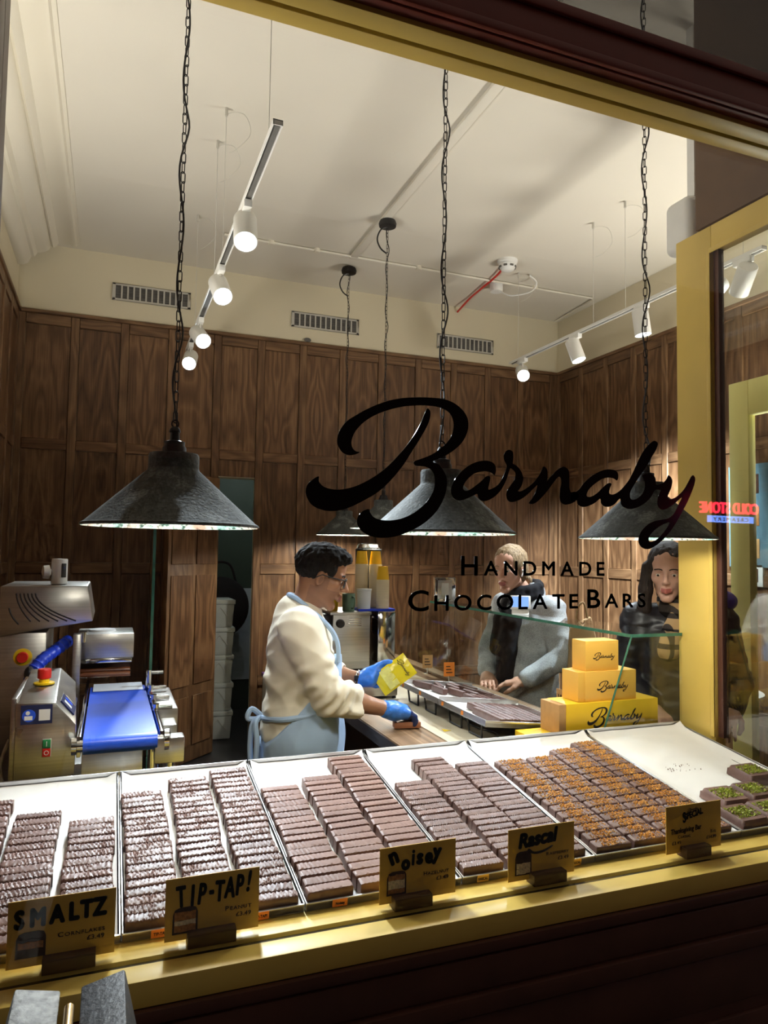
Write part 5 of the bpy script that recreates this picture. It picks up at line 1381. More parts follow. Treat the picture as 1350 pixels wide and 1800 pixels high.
def add_hand(sd, wrist, M, curl=(.5, .7, .6), spread=.06, side=1, thumb=.5, r=.0088, k=.006):
    """palm + five separate jointed fingers; M columns: finger direction, thumb side, back of the hand"""
    M = np.array(M, float); w = np.array(wrist, float)
    f = lambda p: w + M @ np.array(p, float)
    sd.cone(f((-.01, 0, 0)), f((.03, 0, 0)), .025, .028, .02)
    for y in (-.028, -.010, .010, .028): sd.cone(f((.022, y * .7, 0)), f((.085, y, 0)), .0145, .0125, .012)
    tips = []
    for i, (y, L) in enumerate(((.030, .072), (.010, .080), (-.011, .074), (-.031, .058))):
        p = np.array((.088, y, 0.0)); a = 0.0; sp = spread * (1.5 - i)
        prev = p; rr = r
        for j, fr_ in enumerate((.45, .31, .24)):
            a += curl[j]
            q = prev + L * fr_ * np.array((math.cos(a) * math.cos(sp), math.sin(sp), -math.sin(a)))
            sd.cone(f(prev), f(q), rr, rr * .93, k); prev = q; rr *= .93
        tips.append(f(prev))
    p0 = np.array((.018, .026, -.006)); d = np.array((math.cos(thumb), .85 * math.sin(thumb) + .35, -.45)); d /= np.linalg.norm(d)
    p1 = p0 + d * .036; d2 = np.array((.9, .12, -.42)); d2 /= np.linalg.norm(d2); p2 = p1 + d2 * .032; p3 = p2 + np.array((.85, -.25, -.40)) * .026
    sd.cone(f(p0), f(p1), .016, .012, .012); sd.cone(f(p1), f(p2), .0115, .0105, .006); sd.cone(f(p2), f(p3), .0105, .009, .006)
    return tips
def basis(x, up):
    x = np.array(x, float); x /= np.linalg.norm(x); z = np.array(up, float)
    if abs(x @ z) > .99: z = np.array((1.0, 0, 0))
    z -= x * (x @ z); z /= np.linalg.norm(z)
    return np.stack([x, np.cross(z, x), z], 1)

def skin_mat(name, col, rough=.45):
    m, t = new_mat(name)
    v = t.coords(); f = t.noise(v, 26, 4); g = t.noise(v, 160, 3)
    c = t.ramp(f, [(.3, tuple(x * .88 for x in col[:3])), (.7, tuple(min(1, x * 1.1) for x in col[:3]))])
    t.bsdf(c, rough, 0, t.bump(g, .06, .001), .4)
    return m
def cloth_mat(name, col, weave=900, var=.06, bump=.25, rough=.9):
    m, t = new_mat(name)
    f = t.noise(t.coords(), 7, 4); g = t.noise(t.coords(), weave, 2)
    c = t.ramp(t.math('ADD', t.math('MULTIPLY', f, .6), t.math('MULTIPLY', g, .4)), [(.3, tuple(x * (1 - var) for x in col[:3])), (.7, tuple(min(1, x * (1 + var)) for x in col[:3]))])
    t.bsdf(c, rough, 0, t.bump(g, bump, .001), .2)
    return m
def hair_mat(name, a, b, rough=.62):
    m, t = new_mat(name)
    f = t.noise(t.coords((60, 60, 9)), 3.0, 4, .6)
    c = t.ramp(f, [(.3, a), (.7, b)])
    t.bsdf(c, rough, 0, t.bump(f, .7, .004), .3)
    return m
EYEW = plain('eye_white', srgb(226, 220, 212), .2, var=.02); IRISD = plain('dark_iris', srgb(40, 26, 18), .15); IRISB = plain('grey_iris', srgb(80, 84, 80), .15)
SKIN1 = skin_mat('skin_brown', srgb(158, 112, 84)); STUB = skin_mat('skin_stubble', srgb(138, 99, 78), .6)
SKIN2 = skin_mat('skin_fair', srgb(218, 168, 144)); SKIN3 = skin_mat('skin_pale', srgb(206, 162, 142)); LIPS = skin_mat('lips', srgb(172, 98, 90), .4); LIP1 = skin_mat('lips_brown', srgb(132, 78, 66), .4)
HAIRB = hair_mat('black_hair', (.004, .0035, .0035), (.013, .011, .010), .8); HAIRL = hair_mat('light_brown_hair', (.13, .078, .038), (.46, .32, .18)); HAIRD = hair_mat('dark_brown_hair', (.012, .008, .006), (.045, .03, .022))
SWEAT = cloth_mat('cream_sweatshirt', srgb(232, 223, 204)); DENIM = cloth_mat('pale_blue_denim', srgb(168, 192, 222), 600, .1); TROUS = cloth_mat('dark_trousers', srgb(52, 46, 46)); SHOE = plain('shoe_leather', srgb(34, 32, 32), .5)
GLOVE = plain('blue_nitrile', srgb(52, 122, 220), .35, var=.25, nscale=30, bump=.5, bscale=60); GLOVED = plain('dark_wet_nitrile', srgb(26, 44, 92), .3, var=.3, nscale=30, bump=.4, bscale=60)
BAGY = plain('yellow_film', srgb(236, 216, 40), .22, var=.06, nscale=12, bump=.5, bscale=24)
GREYC = cloth_mat('grey_tweed', srgb(182, 186, 190), 210, .6, .6); BLKC = cloth_mat('black_wool', srgb(34, 34, 38), 500, .3); JACK = plain('dark_padded_jacket', srgb(28, 28, 34), .4, var=.3, bump=.4, bscale=14)
PURP = plain('purple_fabric', srgb(62, 46, 150), .3, var=.3, nscale=20)

# ------------------------------------------------------------------ the man packing bars
MB0 = np.array((.75, 2.86, 0.0))
man = thing('person', 'man in a cream sweatshirt and pale blue apron packing bars at the counter', 'person', tuple(MB0))
TY = R(-8)
def tl(f_, l_, z): return (MB0[0] + f_ * math.cos(TY) - l_ * math.sin(TY), MB0[1] + f_ * math.sin(TY) + l_ * math.cos(TY), z)
TR = np.array(Matrix.Rotation(TY, 3, 'Z'))
HC = np.array((.812, 2.815, 1.517)); HY, HP = R(-16), R(16)
RS, RE, RW = tl(-.035, -.185, 1.315), (.800, 2.655, 1.065), (1.068, 2.700, .983)
LS, LE, LW = tl(-.02, .185, 1.315), (.885, 3.075, 1.075), (1.050, 2.965, 1.062)
NB = tl(.005, -.01, 1.385)
sd = Sculpt((.48, 2.50, 0.0), (1.34, 3.22, 1.68), .004)
hf, hR = add_head(sd, HC, HY, HP, 0, 1.0, False, NB)
sd.ell(tl(-.01, 0, 1.19), (.105, .155, .18), TR, .05).ell(tl(0, 0, .98), (.110, .150, .18), TR, .06)
sd.cone(RS, LS, .055, None, .05)
for (a, b, c) in ((RS, RE, RW), (LS, LE, LW)): sd.cone(a, b, .050, .042, .02); sd.cone(b, np.array(b) * .55 + np.array(c) * .45, .043, .041, .02); sd.cone(np.array(b) * .55 + np.array(c) * .45, c, .041, .027, .02)
hipR, hipL = tl(-.01, -.09, .90), tl(-.01, .09, .90)
for hp, sg in ((hipR, -1), (hipL, 1)):
    kn = tl(.02, sg * .10, .48); an = tl(-.03, sg * .11, .075)
    sd.cone(hp, kn, .085, .055, .05); sd.cone(kn, an, .055, .036, .03); sd.cone(an, tl(.10, sg * .12, .04), .035, .030, .02)
bR = basis((.93, .22, -.22), (.20, 0, .97)); tipsR = add_hand(sd, RW, bR, (.35, .75, .6), .03, 1, .5)
bL = basis((.90, -.05, .34), (.10, .92, .30)); tipsL = add_hand(sd, LW, bL, (.25, .35, .3), .05, 1, .4)
def man_pick(c):
    q = (c - HC) @ hR
    st_ = (q[:, 2] < -.045) & (q[:, 0] > -.035) & (q[:, 2] > -.135)
    st_ |= (np.abs(q[:, 1]) > .045) & (q[:, 2] < .0) & (q[:, 0] > -.005) & (q[:, 0] < .035) & (q[:, 2] > -.1)
    lip = (q[:, 0] > .086) & (np.abs(q[:, 1]) < .021) & (q[:, 2] < -.059) & (q[:, 2] > -.080)
    return np.where(lip, 2, np.where(st_, 1, 0))
link('body', sd.mesh('body', [SKIN1, STUB, LIP1], MB0, man_pick), man)
eyes(man, hf, 1.0, MB0, IRISD); brow(man, hf, MB0, HAIRB, .0042)
# hair
sd = Sculpt(HC - .16, HC + .17, .004)
sd.ell(hf((-.018, 0, .042)), (.106, .083, .090), hR, .01).ell(hf((.030, 0, .092)), (.062, .066, .036), hR, .03).ell(hf((.070, .005, .092)), (.030, .052, .024), hR, .02)
sd.wrinkle(.016, 120, 3, (1, 1, 1), 6).wrinkle(.008, 330, 8, (1, 1, 1), 6)
sd.ell(hf((.108, 0, -.012)), (.070, .12, .085), hR, .012, 'sub')
for sg in (-1, 1):
    sd.ell(hf((-.002, sg * .085, -.020)), (.024, .03, .040), hR, .006, 'sub'); sd.ell(hf((.055, sg * .085, -.045)), (.045, .04, .060), hR, .008, 'sub')
sd.ell(hf((-.02, 0, -.125)), (.13, .13, .072), hR, .01, 'sub')
link('hair', sd.mesh('hair', HAIRB, MB0), man)
# glasses
gl = MB()
def hb(p): return tuple(hf(p) - MB0)
for sg in (-1, 1):
    lp = catmull([(.101, sg * .010, .012), (.101, sg * .034, .014), (.096, sg * .057, .011), (.096, sg * .056, -.012), (.099, sg * .034, -.022), (.101, sg * .013, -.015)], 4)
    gl.tube([hb(p) for p in lp], .0026, 6, True)
    gl.tube([hb(p) for p in ((.096, sg * .059, .009), (.05, sg * .078, .006), (.0, sg * .081, .006), (-.02, sg * .080, -.010))], .0026, 6)
gl.tube([hb(p) for p in ((.101, -.010, .006), (.104, 0, .009), (.101, .010, .006))], .0026, 6)
go = gl.build('glasses', BLKP, man)
for sg in (-1, 1):
    lp = catmull([(.1005, sg * .010, .012), (.1005, sg * .034, .014), (.0955, sg * .057, .011), (.0955, sg * .056, -.012), (.0985, sg * .034, -.022), (.1005, sg * .013, -.015)], 4)
    MB().add([hb(p) for p in lp], [tuple(range(len(lp)))]).build('lens', glass_mat('lens_glass' + str(sg), (.75, .76, .78), .06), go)
# sweatshirt
sd = Sculpt((.50, 2.52, .72), (1.05, 3.22, 1.46), .005)
sd.ell(tl(-.012, 0, 1.20), (.135, .185, .195), TR, .04).ell(tl(.0, 0, 1.02), (.145, .180, .16), TR, .07).ell(tl(-.012, 0, .90), (.152, .188, .12), TR, .06)
sd.cone(RS, LS, .078, None, .05).cone(tl(-.03, 0, 1.36), NB, .085, .066, .03)
sd.cone(RS, RE, .082, .068, .025).cone(RE, np.array(RE) * .58 + np.array(RW) * .42, .067, .055, .02)
sd.cone(LS, LE, .082, .068, .025).cone(LE, np.array(LE) * .55 + np.array(LW) * .45, .066, .055, .02)
for q in (.10, .22, .34): p = np.array(RE) * (1 - q) + np.array(RW) * q; sd.ell(p, (.068 - .02 * q,) * 3, None, .012)
sd.wrinkle(.020, 30, 12, (1, 1, 1.4), 7)
sd.rings(np.array(RS) * .35 + np.array(RE) * .65, np.array(RE) * .55 + np.array(RW) * .45, .075, .0080, 4.5, 1.0).rings(np.array(RS) * .7 + np.array(RE) * .3, np.array(RE), .09, .0060, 3.2, 2.6)
sd.rings(np.array(LS), np.array(LE) * .55 + np.array(LW) * .45, .09, .0045, 6, .4).rings(tl(-.02, 0, 1.22), tl(-.02, 0, .84), .21, .0090, 3.4, 4.0)
dR = np.array(RW) - np.array(RE); dL = np.array(LW) - np.array(LE)
cutR = np.array(RE) + dR * .44; cutL = np.array(LE) + dL * .46
for cut, dv in ((cutR, dR), (cutL, dL)):
    u_ = dv / np.linalg.norm(dv); sd.cone(cut + u_ * .001 + u_ * .06, cut + u_ * .16, .0635, .07, .0, 'sub')
sd.half((0, 0, .80), (0, 0, -1))
sd.cone(tl(.03, -.01, 1.44), tl(.05, -.01, 1.52), .060, .10, .01, 'sub')
sw_ = link('sweatshirt', sd.mesh('sweatshirt', SWEAT, MB0), man)
# apron
sd = Sculpt((.52, 2.60, .42), (1.02, 3.14, 1.36), .005)
sd.ell(tl(.010, 0, 1.20), (.148, .130, .20), TR, .04).ell(tl(.008, 0, 1.02), (.156, .189, .18), TR, .07).ell(tl(-.004, 0, .88), (.170, .203, .16), TR, .06).cone(tl(0, 0, .86), tl(0, 0, .45), .170, .190, .05)
sd.wrinkle(.016, 30, 5, (1.4, 1.4, .35), 7)
sd.half(tl(-.02, 0, 1.005), (-math.cos(TY) * .80, -math.sin(TY) * .8, .72))      # slanting top edge, bib rises at the front
sd.half(tl(-.165, 0, .9), (-1, 0, 0))
sd.half((0, 0, 1.26), (0, 0, 1))
link('apron', sd.mesh('apron', DENIM, MB0), man)
def ribbon(name, pts, w, th, mat, par, base):
    """flat strap along a path"""
    pts = [Vector(p) - Vector(base) for p in pts]; m = MB(); vs_ = []; fs = []
    for k, p in enumerate(pts):
        tn = (pts[min(k + 1, len(pts) - 1)] - pts[max(k - 1, 0)]).normalized(); out = Vector((p.x - 0, p.y - 0, 0)).normalized(); sd_ = tn.cross(out).normalized()
        for a, b in ((-1, 0), (1, 0), (1, 1), (-1, 1)): vs_.append(p + sd_ * (a * w / 2) + out * (b * th))
    for k in range(len(pts) - 1):
        for i in range(4): fs.append((k * 4 + i, k * 4 + (i + 1) % 4, k * 4 + 4 + (i + 1) % 4, k * 4 + 4 + i))
    fs += [(3, 2, 1, 0), tuple(len(vs_) - 4 + i for i in range(4))]
    return m.add(vs_, fs).build(name, mat, par)
MB().tube([tuple(Vector(p) - Vector(MB0)) for p in catmull([tl(-.062, -.005, 1.437), tl(-.035, -.062, 1.425), tl(.025, -.090, 1.375), tl(.092, -.092, 1.315), tl(.130, -.082, 1.25), tl(.138, -.076, 1.17)], 8, False)], .010, 8).build('neck_strap', DENIM, man)
MB().tube([tuple(Vector(p) - Vector(MB0)) for p in catmull([tl(-.062, -.005, 1.437), tl(-.03, .06, 1.425), tl(.035, .08, 1.375), tl(.095, .07, 1.30), tl(.135, .06, 1.24)], 8, False)], .011, 8).build('neck_strap', DENIM, man)
bow = MB()
for pts in ([(-.16, -.02, .955), (-.195, -.045, .935), (-.205, -.05, .86), (-.20, -.055, .76)], [(-.16, -.02, .955), (-.185, -.06, .94), (-.180, -.075, .87), (-.185, -.075, .77)], [(-.16, -.02, .955), (-.20, -.02, .985), (-.215, -.03, .95), (-.165, -.025, .945)], [(-.165, -.02, .95), (-.10, -.155, .968), (.0, -.185, .985), (.06, -.175, 1.0)]):
    pp = [tuple(Vector(tl(*p)) - Vector(MB0)) for p in catmull(pts, 6, False)]; bow.tube(pp, .011, 8)
bow.build('apron_strings', DENIM, man)
# gloves
sd = Sculpt((1.00, 2.60, .86), (1.32, 2.86, 1.05), .003)
u_ = dR / np.linalg.norm(dR)
sd.cone(np.array(RW) - u_ * .012, np.array(RW) + u_ * .02, .034, .033, .01); add_hand(sd, RW, bR, (.35, .75, .6), .03, 1, .5, .0128, .009); sd.cone(np.array(RW) + bR[:, 0] * .03, np.array(RW) + bR[:, 0] * .075, .036, .032, .02)
sd.wrinkle(.003, 120, 2)
gx = np.array(RW) + bR[:, 0] * .082
link('glove', sd.mesh('glove', [GLOVE, GLOVED], MB0, lambda c: (((c - gx) @ bR[:, 0]) > 0).astype(int)), man)
sd = Sculpt((1.00, 2.84, .98), (1.34, 3.10, 1.24), .003)
u_ = dL / np.linalg.norm(dL)
sd.cone(np.array(LW) + u_ * .008, np.array(LW) + u_ * .03, .034, .032, .01); add_hand(sd, LW, bL, (.25, .35, .3), .05, 1, .4, .0125, .009); sd.cone(np.array(LW) + bL[:, 0] * .03, np.array(LW) + bL[:, 0] * .07, .034, .030, .02)
sd.wrinkle(.003, 120, 4)
link('glove', sd.mesh('glove', GLOVE, MB0), man)
# watch
wc = np.array(LW) - dL * .10; wx = basis(dL, (0, 0, 1))
wt = MB().tube([tuple(wc + wx[:, 1] * .031 * math.cos(a) + wx[:, 2] * .031 * math.sin(a) - MB0) for a in [2 * PI * k / 24 for k in range(24)]], .0062, 8, True).build('wrist_watch', CHROME, man)
MB().box(-.010, .010, -.012, .012, -.003, .004, Matrix.Translation(Vector(wc + wx[:, 2] * .006 - wx[:, 1] * .034 - MB0)) @ Matrix.Rotation(PI / 2, 4, 'X')).build('watch_face', BLKP, wt, bevel=.002)
# tattoo on the near forearm
tc = np.array(RW) - dR * .13
MB().sphere(tuple(tc - MB0 + np.array((0, -.0245, .004))), .0115, 14, 10, (1, .35, 1.05)).build('tattoo', plain('tattoo_ink', srgb(62, 52, 48), .6), man)
# trousers and shoes
sd = Sculpt((.52, 2.62, .04), (1.0, 3.12, .98), .008)
for hp, sg in ((hipR, -1), (hipL, 1)):
    sd.cone(hp, tl(.02, sg * .10, .48), .105, .080, .05); sd.cone(tl(.02, sg * .10, .48), tl(-.03, sg * .11, .10), .080, .070, .03)
sd.wrinkle(.008, 40, 8)
link('trousers', sd.mesh('trousers', TROUS, MB0), man)
for sg in (-1, 1):
    fc = np.array(tl(.03, sg * .115, 0)); sd = Sculpt(fc - np.array((.18, .15, 0)), fc + np.array((.18, .15, .17)), .006)
    sd.cone(tl(-.05, sg * .11, .045), tl(.10, sg * .125, .040), .045, .042, .02).cone(tl(-.04, sg * .11, .05), tl(-.04, sg * .11, .10), .044, .042, .02).half((0, 0, .004), (0, 0, -1))
    link('shoe', sd.mesh('shoe', SHOE, MB0), man)
# the bar under his right hand and the bag in his left
bc = np.array(RW) + bR[:, 0] * .075
o = MB().box(-.055, .055, -.020, .020, 0, .024).build('chocolate_carton', plain('brown_carton', srgb(150, 96, 66), .5), bevel=.002); o.location = (bc[0] + .015, bc[1] - .005, CT + .0043); o.rotation_euler = (0, 0, R(-10)); tag(o, 'small brown bar under the man\'s gloved right hand', 'chocolate bar')
def pouch():
    m = MB(); nx, ny = 16, 12; vs_ = []; fs = []
    for sgn in (1, -1):
        for j in range(ny + 1):
            for i in range(nx + 1):
                u, v = i / nx, j / ny; e = 16 * u * (1 - u) * v * (1 - v)
                vs_.append(((u - .5) * .170, (v - .5) * .105, sgn * (.0012 + .010 * e ** .7 * (1 + .35 * mnoise.noise((u * 5, v * 5, sgn))))))
    N = (nx + 1) * (ny + 1)
    for s_ in (0, 1):
        for j in range(ny):
            for i in range(nx):
                a = s_ * N + j * (nx + 1) + i; q = (a, a + 1, a + nx + 2, a + nx + 1); fs.append(q if s_ == 0 else q[::-1])
    ring = [i for i in range(nx + 1)] + [j * (nx + 1) + nx for j in range(1, ny + 1)] + [ny * (nx + 1) + i for i in range(nx - 1, -1, -1)] + [j * (nx + 1) for j in range(ny - 1, 0, -1)]
    for q in range(len(ring)):
        a, b = ring[q], ring[(q + 1) % len(ring)]; fs.append((b, a, N + a, N + b))
    return m.add(vs_, fs)
bag = thing('yellow_pouch', 'bright yellow plastic pouch held in the man\'s left hand', 'bag', (1.175, 2.905, 1.085))
rdir = Vector((.93, -.36, 0)); ez = (rdir * .80 + Vector((0, 0, .60))).normalized(); nz = Vector((-.36, -.93, .25)); nz = (nz - ez * nz.dot(ez)).normalized(); ey = nz.cross(ez)
bag.rotation_euler = Matrix((ez, ey, nz)).transposed().to_euler()
pouch().build('film', BAGY, bag, smooth=60)
link('printed_logo', logo_mesh(.085, INK), bag, (.052, 0, .0125), (0, 0, -PI / 2))
MB().box(-.050, .000, -.045, .045, .0100, .0112).build('clear_strip', plain('glossy_film', srgb(244, 232, 130), .12, var=.2, nscale=40, bump=.8, bscale=60), bag)

# ------------------------------------------------------------------ customer in a grey coat
def customer(label, base, ty, head_c, hy, hp, NBz, skin, lips, iris, browm, sh_z, arms, hs=.95, res=.0045):
    base = np.array(base, float)
    t = thing('person', label, 'person', tuple(base))
    tl_ = lambda f_, l_, z: np.array((base[0] + f_ * math.cos(ty) - l_ * math.sin(ty), base[1] + f_ * math.sin(ty) + l_ * math.cos(ty), z))
    TR_ = np.array(Matrix.Rotation(ty, 3, 'Z'))
    lo = base + np.array((-.45, -.42, 0)); hi = base + np.array((.42, .42, 1.74))
    sd = Sculpt(lo, hi, res)
    nb = tl_(.0, 0, NBz)
    f, Rn = add_head(sd, head_c, hy, hp, 0, hs, True, nb)
    sd.ell(tl_(0, 0, 1.17), (.095, .135, .17), TR_, .05).ell(tl_(0, 0, .95), (.105, .145, .17), TR_, .06).cone(tl_(0, -.15, sh_z), tl_(0, .15, sh_z), .045, None, .05)
    for (S_, E_, W_, B_) in arms:
        sd.cone(S_, E_, .042, .036, .02); sd.cone(E_, W_, .036, .024, .02); add_hand(sd, W_, B_, (.35, .4, .3), .04, 1, .4, .0082)
    for sg in (-1, 1):
        sd.cone(tl_(0, sg * .08, .90), tl_(.02, sg * .085, .48), .080, .052, .05); sd.cone(tl_(.02, sg * .085, .48), tl_(-.02, sg * .09, .07), .052, .034, .03); sd.cone(tl_(-.02, sg * .09, .06), tl_(.11, sg * .10, .035), .034, .028, .02)
    hc = np.array(head_c)
    def pick(c):
        q = (c - hc) @ Rn / hs
        return ((q[:, 0] > .086) & (np.abs(q[:, 1]) < .021) & (q[:, 2] < -.059) & (q[:, 2] > -.081)).astype(int)
    link('body', sd.mesh('body', [skin, lips], base, pick), t)
    eyes(t, f, hs, base, iris); brow(t, f, base, browm, .0026)
    for sg in (-1, 1):
        fc = tl_(.03, sg * .095, 0); sd = Sculpt(fc - np.array((.20, .20, 0)), fc + np.array((.20, .20, .19)), .007)
        sd.cone(tl_(-.04, sg * .09, .045), tl_(.11, sg * .10, .035), .044, .038, .02).cone(tl_(-.03, sg * .09, .05), tl_(-.03, sg * .09, .13), .046, .044, .02).half((0, 0, .004), (0, 0, -1))
        link('boot', sd.mesh('boot', SHOE, base), t)
    return t, tl_, TR_, f, Rn, base
w1b = (2.180, 3.440, 0); ty1 = R(-160)
_tl = lambda f_, l_, z: np.array((w1b[0] + f_ * math.cos(ty1) - l_ * math.sin(ty1), w1b[1] + f_ * math.sin(ty1) + l_ * math.cos(ty1), z))
lS, lE, lW = _tl(-.01, .165, 1.315), _tl(.02, .255, 1.075), _tl(.215, .145, .955)
rS, rE, rW = _tl(-.01, -.165, 1.315), _tl(.05, -.225, 1.07), _tl(.215, -.10, .955)
hc1 = np.array((2.050, 3.403, 1.538))
W1, tl1, TR1, f1, Rn1, b1 = customer('woman in a grey tweed coat and black scarf waiting behind the glass case', w1b, ty1, hc1, R(-150), R(8), 1.385, SKIN2, LIPS, IRISB, HAIRL, 1.315,
    [(lS, lE, lW, basis(_tl(.3, .02, .93) - lW, (0, 0, 1))), (rS, rE, rW, basis(_tl(.3, -.02, .93) - rW, (0, 0, 1)))], 1.0)
sd = Sculpt(np.array(w1b) + np.array((-.42, -.40, .40)), np.array(w1b) + np.array((.40, .40, 1.46)), .006)
sd.ell(tl1(-.005, 0, 1.19), (.135, .175, .19), TR1, .04).ell(tl1(0, 0, .98), (.150, .178, .20), TR1, .07).cone(tl1(0, 0, .90), tl1(0, 0, .55), .165, .20, .06).cone(tl1(-.01, -.16, 1.315), tl1(-.01, .16, 1.315), .073, None, .05)
sd.cone(tl1(-.04, 0, 1.34), tl1(-.035, 0, 1.415), .085, .075, .03)
for S_, E_, W_ in ((lS, lE, lW), (rS, rE, rW)): sd.cone(S_, E_, .072, .060, .025); sd.cone(E_, E_ * .12 + W_ * .88, .060, .050, .02)
sd.wrinkle(.026, 34, 21, (1, 1, 1.3), 8).half((0, 0, .46), (0, 0, -1))
sd.cone(tl1(.06, 0, 1.46), tl1(.10, 0, 1.22), .055, .02, .01, 'sub')
co = link('coat', sd.mesh('coat', GREYC, b1), W1)
for z in (1.14, 1.02, .90): p = tl1(.155, .035, z) - b1; MB().sphere(tuple(p), .013, 14, 8, (.6, 1, 1)).build('button', BLKP, co)
sd = Sculpt(np.array(w1b) + np.array((-.35, -.25, .85)), np.array(w1b) + np.array((.25, .25, 1.50)), .005)
for k in range(14):
    a = 2 * PI * k / 14; a2 = 2 * PI * (k + 1) / 14
    for z, rr in ((1.395, .030), (1.43, .026)):
        sd.cone(tl1(.015 + .078 * math.cos(a), .075 * math.sin(a), z + .02 * -math.cos(a)), tl1(.015 + .078 * math.cos(a2), .075 * math.sin(a2), z + .02 * -math.cos(a2)), rr, None, .012)
sd.chain([tl1(.09, .02, 1.37), tl1(.145, .01, 1.25), tl1(.165, -.005, 1.10), tl1(.165, -.01, .96)], [.045, .052, .055, .052], .02).chain([tl1(.09, -.04, 1.37), tl1(.14, -.06, 1.25), tl1(.155, -.075, 1.10)], [.04, .045, .045], .02)
sd.wrinkle(.009, 70, 31, (1.2, 1.2, .5), 6)
link('scarf', sd.mesh('scarf', BLKC, b1), W1)
def long_hair(par, base, f, Rn, hs, mat, tails, seed, fringe=.10, res=.004, tail_lo=1.2):
    hc = f((0, 0, 0)); lo = hc - .20; hi = hc + .20; lo[2] = tail_lo
    sd = Sculpt(lo, hi, res)
    sd.ell(f((-.020, 0, .040)), [x * hs for x in (.108, .085, .092)], Rn, .01).ell(f((-.05, 0, -.02)), [x * hs for x in (.066, .078, .085)], Rn, .02)
    sd.wrinkle(.007, 150, seed, (1, 1, .45), 6)
    sd.ell(f((.105, 0, -.025)), [x * hs for x in (.078, .078, fringe)], Rn, .012, 'sub')
    sd.ell(f((.02, 0, -.135)), [x * hs for x in (.09, .064, .062)], Rn, .01, 'sub')
    for pts, rs in tails: sd.chain([f(p) for p in pts], [r_ * hs for r_ in rs], .015)
    sd.wrinkle(.004, 260, seed + 3, (1, 1, .25), 5)
    return link('hair', sd.mesh('hair', mat, base), par)
long_hair(W1, b1, f1, Rn1, 1.0, HAIRL, [([(-.10, 0, -.01), (-.125, .015, -.06), (-.135, .03, -.12), (-.12, .045, -.17)], [.034, .030, .026, .012]), ([(-.10, .0, -.02), (-.115, .05, -.08), (-.105, .07, -.14)], [.02, .016, .008])], 41, .098, .004, 1.26)
MB().sphere(tuple(f1((.006, .083, -.012)) - b1), .008, 12, 8).cyl(tuple(f1((.008, .084, -.014)) - b1), tuple(f1((.022, .082, -.040)) - b1), .0035).build('earphone', PLAST, W1)
# brown paper bag on her arm
bg = thing('paper_bag', 'crumpled brown paper bag hanging at the grey coat\'s elbow', 'bag', (2.33, 3.10, .90), R(-30))
m = MB(); m.add([(-.11, -.05, 0), (.11, -.05, 0), (.11, .05, 0), (-.11, .05, 0), (-.085, -.028, .34), (.02, -.028, .40), (.02, .028, .40), (-.085, .028, .34)], [(0, 3, 2, 1), (4, 5, 6, 7), (0, 1, 5, 4), (1, 2, 6, 5), (2, 3, 7, 6), (3, 0, 4, 7)])
m.build('sack', KRBAG, bg, bevel=.012); MB().tube(catmull([(-.06, -.03, .35), (-.05, -.04, .44), (-.02, -.04, .47), (.0, -.03, .39)], 6, False), .006, 6).build('handle', KRBAG, bg)
MB().box(.01, .07, -.052, -.050, .10, .17).build('blue_print', plain('pale_blue_print', srgb(110, 160, 190), .7), bg)

# ------------------------------------------------------------------ customer with long dark hair beside the yellow frame
w2b = (2.375, 2.50, 0); ty2 = R(-118)
_t2 = lambda f_, l_, z: np.array((w2b[0] + f_ * math.cos(ty2) - l_ * math.sin(ty2), w2b[1] + f_ * math.sin(ty2) + l_ * math.cos(ty2), z))
arms2 = []
A2s = []
for sg in (-1, 1):
    S_, E_, W_ = _t2(-.01, sg * .170, 1.325), _t2(-.01, sg * .24, 1.06), _t2(.15, sg * .16, .98)
    A2s.append((S_, E_, W_)); arms2.append((S_, E_, W_, basis(_t2(.3, sg * .08, .90) - W_, (0, 0, 1))))
hc2 = np.array((2.285, 2.47, 1.553))
W2, tl2, TR2, f2, Rn2, b2 = customer('woman with long dark hair and a checked scarf beside the yellow frame', w2b, ty2, hc2, R(-138), R(10), 1.39, SKIN3, LIPS, IRISD, HAIRD, 1.325, arms2, .99)
sd = Sculpt(np.array(w2b) + np.array((-.40, -.40, .60)), np.array(w2b) + np.array((.40, .40, 1.46)), .006)
sd.ell(tl2(0, 0, 1.19), (.150, .190, .19), TR2, .04).ell(tl2(0, 0, .98), (.155, .19, .20), TR2, .07).cone(tl2(0, 0, .88), tl2(0, 0, .68), .165, .175, .06).cone(tl2(-.01, -.165, 1.325), tl2(-.01, .165, 1.325), .082, None, .05)
for S_, E_, W_ in A2s: sd.cone(S_, E_, .080, .068, .025); sd.cone(E_, E_ * .12 + W_ * .88, .066, .055, .02)
sd.wrinkle(.014, 46, 51, (.5, .5, 1.8), 6).half((0, 0, .66), (0, 0, -1))
link('jacket', sd.mesh('jacket', JACK, b2), W2)
sd = Sculpt(np.array(w2b) + np.array((-.2, -.2, 1.20)), np.array(w2b) + np.array((.24, .2, 1.52)), .006)
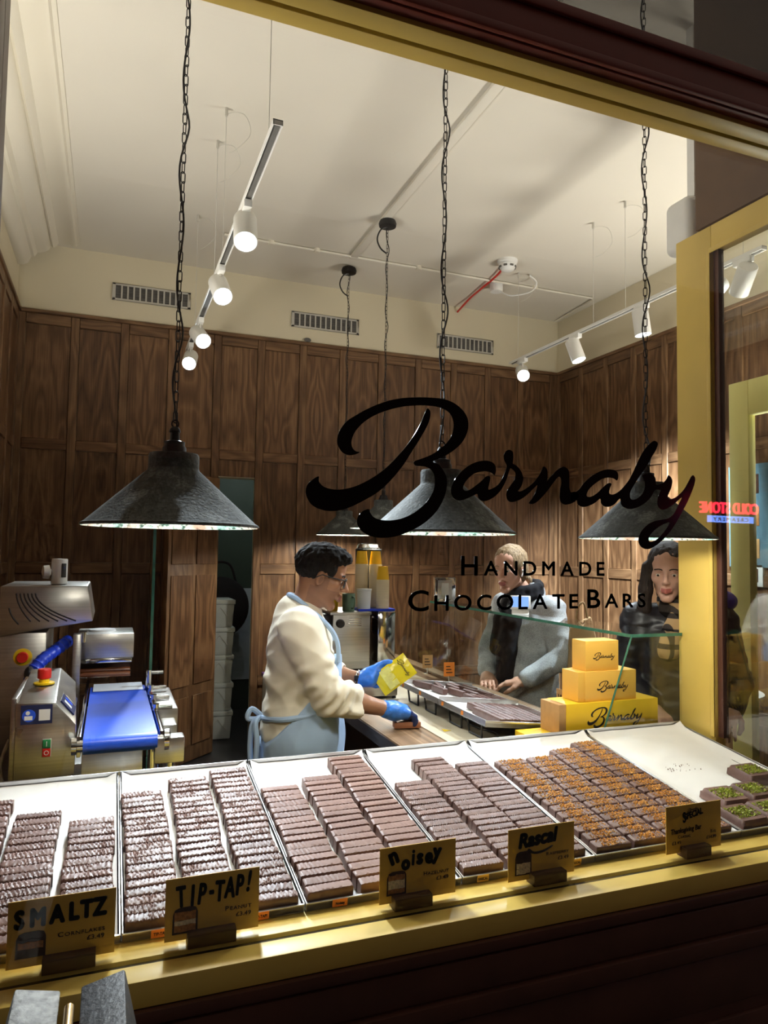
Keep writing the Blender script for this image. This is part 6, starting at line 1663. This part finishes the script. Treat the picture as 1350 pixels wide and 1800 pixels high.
sd.ell(tl2(-.03, .17, 1.42), (.075, .085, .055), TR2, .01).ell(tl2(-.05, .10, 1.40), (.07, .08, .05), TR2, .02); sd.wrinkle(.010, 70, 3)
link('hood', sd.mesh('hood', PURP, b2), W2)
def plaid():
    m, t = new_mat('checked_scarf')
    c = t.coords((1, 1, 1)); sp = t.n('ShaderNodeSeparateXYZ', {0: c})
    a = t.math('GREATER_THAN', t.math('FRACT', t.math('MULTIPLY', sp.outputs[2], 16.0)), .66); b = t.math('GREATER_THAN', t.math('FRACT', t.math('MULTIPLY', sp.outputs[0], 18.0)), .7)
    f = t.math('MULTIPLY', t.math('ADD', a, b), .5)
    col = t.ramp(f, [(.0, c3(srgb(178, 146, 104))), (.5, c3(srgb(60, 54, 50))), (1.0, c3(srgb(16, 14, 14)))])
    t.bsdf(col, .9, 0, t.bump(t.noise(t.coords(), 400, 2), .3, .001), .2); return m
sd = Sculpt(np.array(w2b) + np.array((-.32, -.32, 1.10)), np.array(w2b) + np.array((.25, .25, 1.50)), .005)
for k in range(14):
    a = 2 * PI * k / 14; a2 = 2 * PI * (k + 1) / 14
    for z, rr in ((1.385, .036), (1.42, .030)):
        sd.cone(tl2(.03 + .085 * math.cos(a), .02 + .085 * math.sin(a), z - .025 * math.cos(a)), tl2(.03 + .085 * math.cos(a2), .02 + .085 * math.sin(a2), z - .025 * math.cos(a2)), rr, None, .012)
sd.chain([tl2(.11, -.02, 1.37), tl2(.155, -.06, 1.29), tl2(.165, -.09, 1.22)], [.05, .052, .046], .02)
sd.wrinkle(.010, 60, 61, (1, 1, .8), 6)
link('scarf', sd.mesh('scarf', plaid(), b2), W2)
long_hair(W2, b2, f2, Rn2, .99, HAIRD, [([(.015, -.082, .02), (.03, -.092, -.08), (.035, -.10, -.17), (.02, -.105, -.26)], [.026, .030, .030, .020]), ([(-.01, .084, .02), (-.01, .095, -.08), (-.02, .10, -.17)], [.028, .032, .022]), ([(-.08, 0, -.02), (-.11, 0, -.12), (-.10, 0, -.22)], [.06, .06, .04])], 71, .102, .0045, 1.22)
